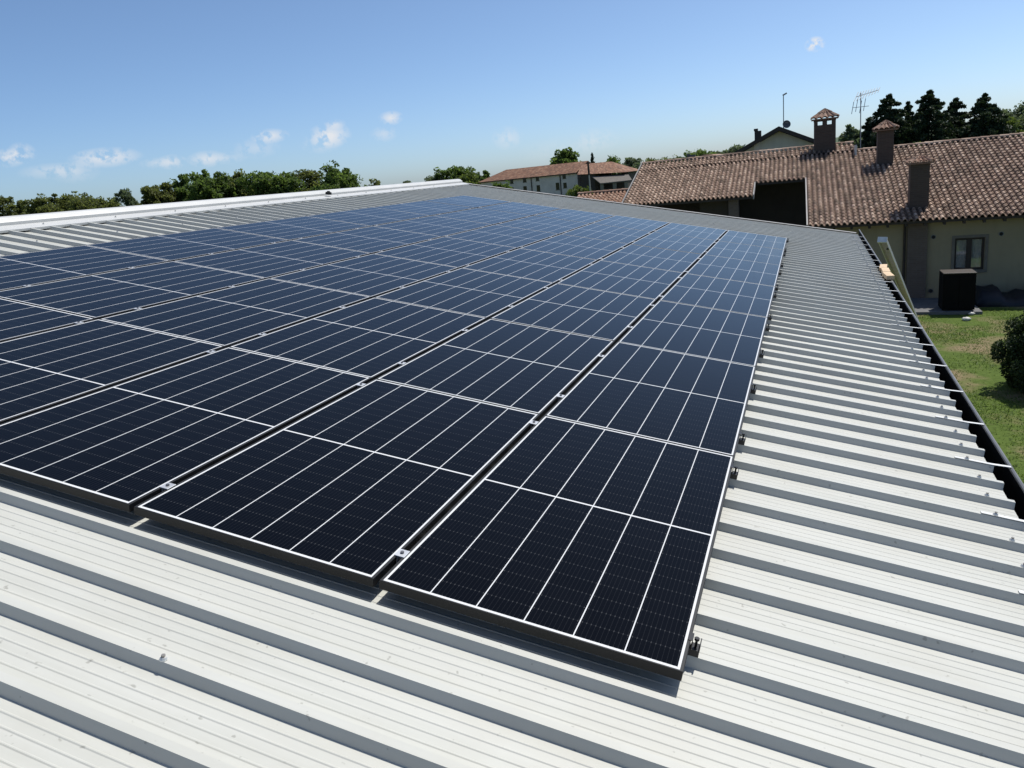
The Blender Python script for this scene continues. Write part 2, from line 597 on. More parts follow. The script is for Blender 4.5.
def rib_profile():
    pts = []
    k0 = int(math.floor((Y0 - PH) / PITCH)) + 1
    k1 = int(math.floor((Y1 - PH) / PITCH))
    pts.append((Y0, PAN))
    for k in range(k0, k1):
        y = PH + k * PITCH
        pts += [(y + 0.008, PAN), (y + 0.020, RIB), (y + 0.050, RIB), (y + 0.067, PAN)]
        a, e = y + 0.067, y + PITCH + 0.008
        for j in range(1, 5):           # four shallow stiffening beads in each pan
            c_ = a + (e - a) * j / 5.0
            pts += [(c_ - 0.0055, PAN), (c_ - 0.0018, PAN + 0.0022), (c_ + 0.0018, PAN + 0.0022), (c_ + 0.0055, PAN)]
    pts.append((Y1, PAN))
    return pts


prof = rib_profile()
mb = MB()
nx = 10
xs = [EAVE_X + (RIDGE_X - EAVE_X) * i / nx for i in range(nx + 1)]
rows = [[mb.vert((x, y, w)) for (y, w) in prof] for x in xs]
for i in range(nx):
    for k in range(len(prof) - 1):
        mb.f.append([rows[i][k], rows[i][k + 1], rows[i + 1][k + 1], rows[i + 1][k]]); mb.m.append(0); mb.c.append(None)
# thickness of the sandwich panel at the eave: a face set back under the sheet
th = 0.05
roof = build('roof', mb, m_sheet, shed)


def to_roof_part(o):
    """mesh in roof coordinates, shown through the roof tilt under the shed's Empty"""
    o.matrix_local = Matrix.Translation(-Vector(SH)) @ RM.to_4x4()
    return o


to_roof_part(roof)
sol = roof.modifiers.new('sheet', 'SOLIDIFY'); sol.thickness = 0.0012; sol.offset = -1
# far slope behind the ridge
mb = MB()
prof2 = [(y, w) for (y, w) in prof]
RW = rf(RIDGE_X, 0, PAN)


def farslope(x, q):
    y, w = q
    # mirror of the near slope about the ridge
    p = rf(RIDGE_X + x, y, w)
    return (2 * RW.x - p.x, p.y, p.z)


mb.extrude(prof2, farslope, 0.0, 9.8)
build('roof', mb, m_sheet, shed, SH)

# insulated core and walls below
mb = MB()
e_b = rf(1.30, 0, -0.16); r_b = rf(RIDGE_X, 0, -0.16)
xl = 2 * RW.x - e_b.x
ring = [(e_b.x, GZ), (e_b.x, e_b.z), (r_b.x, r_b.z), (xl, e_b.z), (xl, GZ)]
mb.extrude(ring, lambda s, q: (q[0], s, q[1]), Y0 + 0.1, Y1 - 0.12, closed=True, caps=True)
build('wall', mb, m_shedwall, shed, SH, recalc=True)

# ridge cap: wide white flashing with a raised roll
mb = MB()
capp = [(-7.95, -0.082), (-7.95, -0.058), (-8.195, -0.056), (-8.197, -0.068), (-8.215, -0.068), (-8.222, -0.025), (-8.24, -0.012), (-8.29, 0.015), (-8.35, 0.018)]


def capfn(s, q):
    return (q[0], s, q[1])


mb.extrude(capp, capfn, Y0, Y1 + 0.06)
cp = to_roof_part(build('ridge_cap', mb, m_cap, shed))
so = cp.modifiers.new('sheet', 'SOLIDIFY'); so.thickness = 0.0025; so.offset = 0
mb = MB()                        # the cap's other wing
pw_ = [rf(-8.352, 0, 0.018), ]
top = rf(-8.352, 0, 0.018)
wing = [(top.x, top.z), (top.x - 0.08, top.z - 0.03), (top.x - 0.12, top.z - 0.075), (top.x - 0.52, top.z - 0.16), (top.x - 0.52, top.z - 0.19)]
mb.extrude(wing, lambda s, q: (q[0], s, q[1]), Y0, Y1 + 0.06)
wg = build('ridge_cap', mb, m_cap, shed, SH)
so = wg.modifiers.new('sheet', 'SOLIDIFY'); so.thickness = 0.0025; so.offset = 0
# the verge trim over the far gable
mb = MB()
mb.extrude([(Y1 - 0.14, -0.0585), (Y1 + 0.012, -0.0565), (Y1 + 0.016, -0.30)], lambda s, q: (s, q[0], q[1]), EAVE_X - 0.02, -8.2)
vt = to_roof_part(build('verge_trim', mb, m_lead, shed))
so = vt.modifiers.new('sheet', 'SOLIDIFY'); so.thickness = 0.003; so.offset = 0

# gutter along the eave
gx0, gx1 = 1.30, 1.482
gl = -0.372
mb = MB()
gp = [(gx0, -0.47), (gx0, -0.62), (gx1 - 0.02, -0.62), (gx1, -0.45), (gx1, gl)]
mb.extrude(gp, lambda s, q: (q[0], s, q[1]), Y0, Y1 + 0.9)
gut = build('gutter', mb, m_gutter, shed, SH)
so = gut.modifiers.new('sheet', 'SOLIDIFY'); so.thickness = 0.003; so.offset = 0
mb = MB()
mb.tube((gx1 + 0.006, Y0, gl + 0.004), (gx1 + 0.006, Y1 + 0.9, gl + 0.004), 0.012, n=8)
mb.box((gx1 + 0.002, Y0, gl - 0.19), (gx1 + 0.006, Y1 + 0.9, gl - 0.006))
lip = build('gutter_lip', mb, m_lip, gut)
lip.location = -Vector(SH)
# straps from every third rib to the lip, and a capped screw on each rib
mb = MB()
strap_mesh = None
k0 = int((Y0 - PH) / PITCH) + 1
k1 = int((Y1 - PH) / PITCH) - 1
first = None
nb = 0
for k in range(k0, k1):
    yc = PH + k * PITCH + 0.035
    if k % 3 != 2 or yc < 0.2:
        continue
    if first is None:
        mb = MB()
        a = rf(1.23, 0, RIB + 0.003); c_ = rf(1.43, 0, RIB + 0.003)
        z3 = gl + 0.016
        h = 0.0125
        for (p, q) in ((a, c_), (c_, Vector((gx1 + 0.004, 0, z3)))):
            mb.hexa([(p.x, -h, p.z), (q.x, -h, q.z), (q.x, h, q.z), (p.x, h, p.z)], [(p.x, -h, p.z + 0.003), (q.x, -h, q.z + 0.003), (q.x, h, q.z + 0.003), (p.x, h, p.z + 0.003)])
        first = build('gutter_bracket', mb, m_strap, shed)
        first.location = Vector((0, yc, 0)) - Vector(SH)
    else:
        o = first.copy(); COL.objects.link(o)
        o.location = Vector((0, yc, 0)) - Vector(SH)


def screw_mesh():
    mb = MB()
    mb.tube((0, 0, 0), (0, 0, 0.003), 0.013, n=10, m=0)
    mb.tube((0, 0, 0.003), (0, 0, 0.010), 0.0125, 0.009, n=10, m=0)
    mb.tube((0, 0, 0.010), (0, 0, 0.017), 0.0065, n=6, m=1)
    return build('roof_screw', mb, [m_strap, m_screw], roof)


scr0 = None
spots = []
for k in range(k0, k1):
    y = PH + k * PITCH + 0.035
    if y > 0.1:
        spots.append((1.305 + 0.012 * math.sin(k * 2.1), y, RIB + (0.006 if k % 3 == 2 else 0.0)))
spots = spots[:64]
for k in (-2,):
    spots.append((-1.475, PH + k * PITCH + 0.030, RIB))
for k in range(3, 62, 4):
    spots.append((-7.25, PH + k * PITCH + 0.035, RIB))
for k in range(2, 62, 4):
    spots.append((-8.08, PH + k * PITCH + 0.035, -0.056))
for i, s in enumerate(spots):
    if scr0 is None:
        scr0 = screw_mesh(); o = scr0
    else:
        o = scr0.copy(); COL.objects.link(o)
    o.location = s

# ------------------------------------------------------------------ solar panels: six columns of seven
OW, OL = PW + 2 * LIP, PL + 0.011


def make_panel():
    root = empty('solar_panel')
    H = 0.035
    mb = MB()
    ox, oy, ix, iy = OW / 2, OL / 2, PW / 2, PL / 2 - 0.001
    O = [(-ox, -oy), (ox, -oy), (ox, oy), (-ox, oy)]
    I = [(-ix, -iy), (ix, -iy), (ix, iy), (-ix, iy)]
    G = [(-ix + 0.02, -iy + 0.02), (ix - 0.02, -iy + 0.02), (ix - 0.02, iy - 0.02), (-ix + 0.02, iy - 0.02)]
    for k in range(4):
        j = (k + 1) % 4
        e = 0.0012
        oa, ob = O[k], O[j]
        sh = lambda p: (p[0] - math.copysign(e, p[0]), p[1] - math.copysign(e, p[1]))
        mb.face([(*oa, 0), (*ob, 0), (*ob, H - e), (*oa, H - e)])
        mb.face([(*oa, H - e), (*ob, H - e), (*sh(ob), H), (*sh(oa), H)])
        mb.face([(*sh(oa), H), (*sh(ob), H), (*I[j], H), (*I[k], H)])
        mb.face([(*I[k], H), (*I[j], H), (*I[j], H - 0.004), (*I[k], H - 0.004)])
        mb.face([(*oa, 0), (*G[k], 0), (*G[j], 0), (*ob, 0)])
    build('frame', mb, m_frame, root)
    mb = MB()
    z = H - 0.0012
    mb.face([(-ix, -iy, z), (ix, -iy, z), (ix, iy, z), (-ix, iy, z)])
    mb.face([(-ix, iy, z - 0.005), (ix, iy, z - 0.005), (ix, -iy, z - 0.005), (-ix, -iy, z - 0.005)])
    build('glass_face', mb, m_cell, root)
    return root


ROWN = ['nearest', 'second', 'third', 'fourth', 'fifth', 'sixth', 'farthest']
COLN = ['the column nearest the gutter', 'the second column from the gutter', 'the third column from the gutter',
        'the third column from the ridge', 'the second column from the ridge', 'the column nearest the ridge']
proto = make_panel()
for c in range(6):
    for r in range(7):
        o = proto if c == r == 0 else copy_tree(proto)
        x = -(PW / 2) - c * PITCH_X
        y = PITCH_Y * (r + 0.5) - 0.006
        jz = rng.uniform(-0.0012, 0.0012)
        o.matrix_world = RM.to_4x4() @ Matrix.Translation((x, y, -0.035 + jz)) @ Matrix.Rotation(rng.uniform(-0.0012, 0.0012), 4, 'X') @ Matrix.Rotation(rng.uniform(-0.0015, 0.0015), 4, 'Y')
        tag(o, 'dark black-framed solar panel, %s panel in %s' % (ROWN[r], COLN[c]), 'solar panel', 'solar panels in rows on the metal roof')

# mini rails and clamps holding them
RAIL_K = [(1, 7), (9, 13), (17, 21), (23, 28), (30, 35), (38, 43), (45, 51)]
ZB = RIB + 0.001                # rib top
ZP = -0.035                     # underside of the frames


def make_mid():
    root = empty('panel_clamp')
    mb = MB()                   # rail with a slot along the rib
    a = ZP - ZB - 0.001
    mb.box((-0.19, -0.016, 0), (0.19, 0.016, 0.004))
    mb.box((-0.19, -0.016, 0.004), (0.19, -0.006, a)); mb.box((-0.19, 0.006, 0.004), (0.19, 0.016, a))
    build('rail', mb, m_rail, root)
    mb = MB()
    t_ = 0.0355 + a + 0.0005
    mb.box((-0.021, -0.025, t_), (0.021, 0.025, t_ + 0.0035))
    mb.box((-0.0095, -0.025, a), (-0.007, 0.025, t_)); mb.box((0.007, -0.025, a), (0.0095, 0.025, t_))
    build('clamp_head', mb, m_clamp, root, bevel=0.0008)
    mb = MB()
    mb.tube((0, 0, t_ + 0.003), (0, 0, t_ + 0.010), 0.0075, n=8)
    mb.tube((0, 0, a * 0.3), (0, 0, t_), 0.004, n=6)
    build('bolt', mb, m_bolt, root)
    return root


def make_end():
    root = empty('end_clamp')
    a = ZP - ZB - 0.001
    t_ = 0.0355 + a + 0.0005
    mb = MB()
    mb.box((-0.19, -0.016, 0), (0.033, 0.016, 0.004))
    mb.box((-0.19, -0.016, 0.004), (0.033, -0.006, a)); mb.box((-0.19, 0.006, 0.004), (0.033, 0.016, a))
    build('rail', mb, m_rail, root)
    mb = MB()
    mb.box((-0.010, -0.022, t_), (0.006, 0.022, t_ + 0.003))
    mb.box((0.003, -0.022, a), (0.006, 0.022, t_))
    mb.box((0.006, -0.022, a), (0.034, 0.022, a + 0.004))
    mb.box((0.0305, -0.022, a + 0.004), (0.034, 0.022, t_ - 0.008))
    build('clamp_head', mb, m_rail, root, bevel=0.0008)
    mb = MB()
    mb.tube((0.018, 0, 0.006), (0.018, 0, t_ - 0.004), 0.0045, n=6)
    mb.tube((0.018, 0, t_ - 0.006), (0.018, 0, t_ + 0.003), 0.0085, n=8)
    build('bolt', mb, m_rail, root)
    return root


GAPN = ['column gap nearest the gutter', 'second gap from the gutter', 'middle column gap', 'second gap from the ridge', 'column gap nearest the ridge']
ROWL = ['nearest row', 'second row', 'third row', 'middle row', 'fifth row', 'sixth row', 'farthest row']
mid = None
for g in range(5):
    for r in range(7):
        for h in range(2):
            if mid is None:
                mid = make_mid(); o = mid
            else:
                o = copy_tree(mid)
            y = PH + RAIL_K[r][h] * PITCH + 0.035
            x = -(PW + (PITCH_X - PW) / 2) - g * PITCH_X
            o.matrix_world = RM.to_4x4() @ Matrix.Translation((x, y, ZB))
            tag(o, 'silver clamp, %s, %s end of the %s' % (GAPN[g], ('near', 'far')[h], ROWL[r]), 'clamp', 'silver clamps between the solar panels')
endc = None
for r in range(7):
    for h in range(2):
        if endc is None:
            endc = make_end(); o = endc
        else:
            o = copy_tree(endc)
        y = PH + RAIL_K[r][h] * PITCH + 0.035
        o.matrix_world = RM.to_4x4() @ Matrix.Translation((LIP + 0.001, y, ZB))
        tag(o, 'black end clamp on the gutter-side panel edge, %s end of the %s' % (('near', 'far')[h], ROWL[r]), 'clamp', 'black end clamps along the outer panel edge')

# ------------------------------------------------------------------ tiled roofs
def tile_slope(mb, P, e1, e2, a0, a1, b0, b1, pitch, zfun=None, pw=0.205, cl=0.33, seed=1, hole=None):
    """barrel tiles: P origin on the eave, e1 along it, e2 uphill in plan, tan(pitch) rise; a and b in plan metres"""
    r_ = np.random.default_rng(seed)
    P = np.array(P); e1 = np.array(e1); e2 = np.array(e2)
    tp = math.tan(pitch)
    nrm = np.cross(e1, e2 + np.array([0, 0, tp])); nrm /= np.linalg.norm(nrm)
    cb = cl * math.cos(pitch)
    na = max(1, round((a1 - a0) / pw)); pw = (a1 - a0) / na; nbb = int(math.ceil((b1 - b0) / cb))
    prof = [(-0.5, -0.022), (-0.36, -0.012), (-0.30, 0.018), (-0.21, 0.060), (-0.075, 0.084), (0.075, 0.084), (0.21, 0.060), (0.30, 0.018), (0.36, -0.012), (0.5, -0.022)]
    for j in range(nbb):
        bl = b0 + j * cb
        bh = min(bl + cb * 1.06, b1)
        for i in range(na):
            ac = a0 + (i + 0.5) * pw
            if hole and hole(ac, bl + cb * 0.5):
                continue
            dz = r_.uniform(-0.006, 0.006); sk = r_.uniform(-0.008, 0.008); db = r_.uniform(-0.014, 0.014)
            tint = float(np.clip(r_.beta(2.2, 2.4) + r_.normal(0, 0.05), 0, 1))
            lo, hi_ = [], []
            for (u, h) in prof:
                al = ac + u * pw * 1.0
                hl_ = h * (1.0 if abs(u) < 0.3 else 1.0)
                lift = 0.030
                bb = bl + (db if abs(u) < 0.3 else 0)
                lo.append(P + e1 * (al + (sk if abs(u) < 0.3 else 0)) + e2 * bb + np.array([0, 0, tp * bb]) + nrm * (hl_ + lift + dz))
                hi_.append(P + e1 * al + e2 * bh + np.array([0, 0, tp * bh]) + nrm * (hl_ * 0.86 + dz * 0.3))
            dn = nrm * 0.032
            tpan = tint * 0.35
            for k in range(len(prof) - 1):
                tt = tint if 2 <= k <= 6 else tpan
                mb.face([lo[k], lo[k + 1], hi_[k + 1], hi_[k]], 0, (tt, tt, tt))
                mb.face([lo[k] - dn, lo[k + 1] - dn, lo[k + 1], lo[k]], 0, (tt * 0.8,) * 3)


def ridge_tiles(mb, p0, p1, r=0.105, seg=0.36, seed=3):
    r_ = np.random.default_rng(seed)
    p0, p1 = np.array(p0, float), np.array(p1, float)
    L = np.linalg.norm(p1 - p0); d = (p1 - p0) / L
    side = np.cross(d, [0, 0, 1.0]); side /= np.linalg.norm(side)
    up = np.cross(side, d)
    n = int(L / seg)
    for i in range(n):
        s0 = i * L / n; s1 = (i + 1.08) * L / n
        tint = float(np.clip(r_.beta(2.2, 2.2), 0, 1))
        jj = r_.uniform(-0.008, 0.008)
        A, B = [], []
        for k in range(7):
            th_ = math.pi * k / 6
            off = side * math.cos(th_) + up * (math.sin(th_) * 0.8)
            A.append(p0 + d * s0 + off * (r + 0.018) + up * jj)
            B.append(p0 + d * s1 + off * r)
        for k in range(6):
            mb.face([A[k], A[k + 1], B[k + 1], B[k]], 0, (tint,) * 3)
            mb.face([A[k] * 1.0, A[k + 1] * 1.0, A[k + 1] - up * 0.02, A[k] - up * 0.02], 0, (tint * 0.7,) * 3)


# ------------------------------------------------------------------ the house with the brown tile roof
phi = R(-6.7)
E1 = Vector((math.cos(phi), math.sin(phi), 0)); E2 = Vector((-math.sin(phi), math.cos(phi), 0)) - E1 * 0.13    # the plan is slightly out of square
HP = Vector((0.365, 30.823, -1.31))     # on the eave line
PT = R(17)
TP = math.tan(PT)


def hw(a, b, z):
    """house coordinates: a along the ridge, b away from us, z world height"""
    return HP + E1 * a + E2 * b + Vector((0, 0, z - HP.z))


def hz(b):
    return HP.z + TP * b


HO = tuple(hw(2, 4, GZ))
house = empty('farmhouse', HO, 'yellow plastered farmhouse with a long brown barrel-tiled roof and three tiled chimneys', 'house')


def hpart(name, mb, m, parent=house, **kw):
    o = build(name, mb, m, parent, HO, **kw)
    return o


def hbox(mb, a0, a1, b0, b1, z0, z1, m=0):
    mb.hexa([hw(a0, b0, z0), hw(a1, b0, z0), hw(a1, b1, z0), hw(a0, b1, z0)],
            [hw(a0, b0, z1), hw(a1, b0, z1), hw(a1, b1, z1), hw(a0, b1, z1)], m)


A_L, A_R = -8.33, 18.0           # left verge, far right end
BR, BL_ = 8.40, 9.62            # ridge of the right part, ridge of the left part
A_ST = 2.15                     # where the ridge steps
EL_B = 3.62                     # the eave of the left wing
N_L, N_R = -2.28, -0.02         # the recess
N_B = 5.25


def hole(a, b):
    if a < N_R and b < EL_B:
        return True
    if N_L < a < N_R and b < N_B:
        return True
    return False


mb = MB()
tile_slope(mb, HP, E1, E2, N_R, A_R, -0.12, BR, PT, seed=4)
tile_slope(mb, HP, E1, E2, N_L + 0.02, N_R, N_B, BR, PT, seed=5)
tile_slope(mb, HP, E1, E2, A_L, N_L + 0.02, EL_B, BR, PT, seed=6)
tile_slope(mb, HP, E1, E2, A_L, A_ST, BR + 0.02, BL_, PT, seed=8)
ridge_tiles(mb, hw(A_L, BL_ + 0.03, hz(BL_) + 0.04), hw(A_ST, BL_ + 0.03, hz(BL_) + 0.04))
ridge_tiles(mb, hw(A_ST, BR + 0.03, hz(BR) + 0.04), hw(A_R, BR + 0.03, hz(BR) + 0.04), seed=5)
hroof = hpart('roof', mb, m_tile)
# boarding below the tiles and the back slope
mb = MB()


def plank(a0, a1, b0, b1, d0=0.015, d1=0.11):
    mb.hexa([hw(a0, b0, hz(b0) - d1), hw(a1, b0, hz(b0) - d1), hw(a1, b1, hz(b1) - d1), hw(a0, b1, hz(b1) - d1)],
            [hw(a0, b0, hz(b0) - d0), hw(a1, b0, hz(b0) - d0), hw(a1, b1, hz(b1) - d0), hw(a0, b1, hz(b1) - d0)])


plank(N_R + 0.03, A_R - 0.02, -0.06, BR - 0.01)
plank(N_L + 0.01, N_R + 0.02, N_B + 0.05, BR - 0.01)
plank(A_L + 0.02, N_L, EL_B + 0.05, BR - 0.01)
plank(A_L + 0.02, A_ST - 0.01, BR, BL_ - 0.01)
for (a0, a1, rb) in ((A_ST, A_R - 0.02, BR), (A_L + 0.02, A_ST - 0.01, BL_)):
    mb.hexa([hw(a0, rb, hz(rb) - 0.11), hw(a1, rb, hz(rb) - 0.11), hw(a1, rb + 8, hz(rb) - 0.11 - 8 * TP), hw(a0, rb + 8, hz(rb) - 0.11 - 8 * TP)],
            [hw(a0, rb, hz(rb) - 0.015), hw(a1, rb, hz(rb) - 0.015), hw(a1, rb + 8, hz(rb) - 0.015 - 8 * TP), hw(a0, rb + 8, hz(rb) - 0.015 - 8 * TP)])
hpart('roof_boarding', mb, m_wood_dark)
# rafter ends under the front eaves
mb = MB()
a = N_R + 0.3
while a < A_R:
    b0, b1 = -0.02, 0.62
    mb.hexa([hw(a, b0, hz(b0) - 0.22), hw(a + 0.09, b0, hz(b0) - 0.22), hw(a + 0.09, b1, hz(b1) - 0.22), hw(a, b1, hz(b1) - 0.22)],
            [hw(a, b0, hz(b0) - 0.112), hw(a + 0.09, b0, hz(b0) - 0.112), hw(a + 0.09, b1, hz(b1) - 0.112), hw(a, b1, hz(b1) - 0.112)])
    a += 0.62
hpart('rafter_ends', mb, m_wood_dark)
# walls
mb = MB()
W0 = 0.60
wx0, wx1, wz0, wz1 = 5.12, 6.08, -3.30, -2.12
zt = hz(W0) - 0.115
hbox(mb, N_R + 0.10, wx0, W0, W0 + 0.35, GZ, zt)
hbox(mb, wx1, A_R - 0.3, W0, W0 + 0.35, GZ, zt)
hbox(mb, wx0, wx1, W0 + 0.001, W0 + 0.35, GZ, wz0)
hbox(mb, wx0, wx1, W0 + 0.001, W0 + 0.35, wz1, zt)
hpart('wall', mb, m_yellow)
mb = MB()
zt2 = hz(5.8) - 0.12
hbox(mb, N_R + 0.10, N_R + 0.40, W0 + 0.36, 12.5, GZ, hz(W0) - 0.12)          # side of the recess
# its gable-like upper part following the slope
mb.hexa([hw(N_R + 0.10, W0 + 0.36, hz(W0) - 0.12), hw(N_R + 0.40, W0 + 0.36, hz(W0) - 0.12), hw(N_R + 0.40, BR, hz(W0) - 0.12), hw(N_R + 0.10, BR, hz(W0) - 0.12)],
        [hw(N_R + 0.10, W0 + 0.36, hz(W0 + 0.36) - 0.12), hw(N_R + 0.40, W0 + 0.36, hz(W0 + 0.36) - 0.12), hw(N_R + 0.40, BR, hz(BR) - 0.12), hw(N_R + 0.10, BR, hz(BR) - 0.12)])
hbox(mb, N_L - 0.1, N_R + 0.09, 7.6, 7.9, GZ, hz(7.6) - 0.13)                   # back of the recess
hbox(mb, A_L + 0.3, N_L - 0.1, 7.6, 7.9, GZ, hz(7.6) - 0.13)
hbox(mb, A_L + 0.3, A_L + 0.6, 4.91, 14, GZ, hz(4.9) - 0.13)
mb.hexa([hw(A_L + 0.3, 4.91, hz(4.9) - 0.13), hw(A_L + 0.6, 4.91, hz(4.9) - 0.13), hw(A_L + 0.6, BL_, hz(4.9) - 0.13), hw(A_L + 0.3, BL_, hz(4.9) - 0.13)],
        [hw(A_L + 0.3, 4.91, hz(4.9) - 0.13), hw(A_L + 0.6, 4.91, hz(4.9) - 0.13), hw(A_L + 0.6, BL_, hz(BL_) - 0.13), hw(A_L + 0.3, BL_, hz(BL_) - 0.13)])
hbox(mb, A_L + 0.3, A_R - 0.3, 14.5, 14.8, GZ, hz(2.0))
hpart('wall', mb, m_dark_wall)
mb = MB()
hbox(mb, -3.35, -2.90, 4.0, 4.45, GZ, hz(4.0) - 0.12)
hpart('porch_pillar', mb, m_pilaster)
mb = MB()
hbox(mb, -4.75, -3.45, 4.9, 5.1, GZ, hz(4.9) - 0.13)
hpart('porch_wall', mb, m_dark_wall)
# pale verge boards beside the recess and on the left end
for (a, b0, b1) in ((N_R - 0.035, -0.1, N_B), (N_L + 0.03, EL_B, N_B), (A_L - 0.05, EL_B - 0.05, BL_)):
    mb = MB()
    mb.hexa([hw(a, b0, hz(b0) - 0.12), hw(a + 0.05, b0, hz(b0) - 0.12), hw(a + 0.05, b1, hz(b1) - 0.12), hw(a, b1, hz(b1) - 0.12)],
            [hw(a, b0, hz(b0) + 0.085), hw(a + 0.05, b0, hz(b0) + 0.085), hw(a + 0.05, b1, hz(b1) + 0.085), hw(a, b1, hz(b1) + 0.085)])
    hpart('verge_flashing', mb, m_lead)
mb = MB()                        # flashing where the ridge steps down
hbox(mb, A_ST - 0.03, A_ST + 0.05, BR - 0.7, BR + 0.25, hz(BR) - 0.25, hz(BR) + 0.30)
hpart('step_flashing', mb, m_cap)

# window
win = None
mb = MB()
s = 0.10
for q in ((wx0 - s, wx0, wz0 - s, wz1 + s), (wx1, wx1 + s, wz0 - s, wz1 + s)):
    hbox(mb, q[0], q[1], W0 - 0.03, W0 + 0.004, q[2], q[3])
hbox(mb, wx0, wx1, W0 - 0.03, W0 + 0.004, wz1, wz1 + s)
hbox(mb, wx0 - 0.03, wx1 + 0.03, W0 - 0.06, W0 + 0.10, wz0 - s, wz0 - 0.001)
win = hpart('window', mb, m_stone_trim)


def wsub(name, mb, m):
    o = build(name, mb, m, win, HO)
    return o


mb = MB()
cx = (wx0 + wx1) / 2
f_ = 0.075
hbox(mb, wx0 + 0.001, wx0 + f_, W0 + 0.10, W0 + 0.16, wz0, wz1)
hbox(mb, wx1 - f_, wx1 - 0.001, W0 + 0.10, W0 + 0.16, wz0, wz1)
hbox(mb, cx - 0.085, cx + 0.085, W0 + 0.09, W0 + 0.158, wz0, wz1)
hbox(mb, wx0 + f_, wx1 - f_, W0 + 0.102, W0 + 0.156, wz1 - f_, wz1 - 0.001)
hbox(mb, wx0 + f_, wx1 - f_, W0 + 0.102, W0 + 0.156, wz0 + 0.001, wz0 + f_)
wsub('frame', mb, m_wood_dark)
mb = MB()
hbox(mb, wx0 + f_, cx - 0.085, W0 + 0.125, W0 + 0.13, wz0 + f_, wz1 - f_)
wsub('pane', mb, m_glassw)
mb = MB()
hbox(mb, cx + 0.085, wx1 - f_, W0 + 0.125, W0 + 0.13, wz0 + f_, wz1 - f_)
wsub('pane', mb, m_glassw)
# glazing in photograph reads pale: net curtains hung close behind clear panes
m_clear, nt, b = mat('clear_pane')
t = NT(nt)
gl_ = t.n('ShaderNodeBsdfGlossy'); gl_.inputs['Roughness'].default_value = 0.03
tr_ = t.n('ShaderNodeBsdfTransparent'); mx_ = t.n('ShaderNodeMixShader'); mx_.inputs[0].default_value = 0.16
nt.links.new(tr_.outputs[0], mx_.inputs[1]); nt.links.new(gl_.outputs[0], mx_.inputs[2])
nt.links.new(mx_.outputs[0], nt.nodes['Material Output'].inputs[0])
for o in win.children:
    if o.name.startswith('pane'):
        o.data.materials[0] = m_clear
mb = MB()
n_ = 24
for (c0, c1) in ((wx0 + f_ - 0.02, cx - 0.06), (cx + 0.06, wx1 - f_ + 0.02)):
    for i in range(n_):
        u0, u1 = c0 + (c1 - c0) * i / n_, c0 + (c1 - c0) * (i + 1) / n_
        d0, d1 = 0.012 * math.sin(i * 1.9), 0.012 * math.sin((i + 1) * 1.9)
        mb.face([hw(u0, W0 + 0.20 + d0, wz0), hw(u1, W0 + 0.20 + d1, wz0), hw(u1, W0 + 0.20 + d1, wz1), hw(u0, W0 + 0.20 + d0, wz1)])
wsub('curtain', mb, m_curtain)
# round vents in the wall
for (a, z) in ((4.41, -2.03), (6.56, -2.03), (4.39, -4.05)):
    mb = MB()
    mb.tube(hw(a, W0 - 0.025, z), hw(a, W0 + 0.01, z), 0.085, n=16, m=0)
    mb.tube(hw(a, W0 - 0.028, z), hw(a, W0 - 0.025, z), 0.062, n=16, m=1)
    hpart('wall_vent', mb, [m_bolt, m_dark])
mb = MB()                        # small light fitting further right
hbox(mb, 7.36, 7.45, W0 - 0.05, W0 + 0.005, -2.22, -2.02)
hpart('wall_lamp', mb, m_lead)
mb = MB()                        # downpipe left of the flue
mb.tube(hw(3.44, W0 - 0.06, GZ), hw(3.44, W0 - 0.06, hz(W0) - 0.12), 0.045, n=10)
hpart('downpipe', mb, m_wood_dark)
# brick flue on the wall, carried up to the third chimney
mb = MB()
hbox(mb, 3.54, 4.20, W0 - 0.13, W0 + 0.004, GZ, hz(W0) - 0.13)
hpart('brick_flue', mb, m_pilaster)


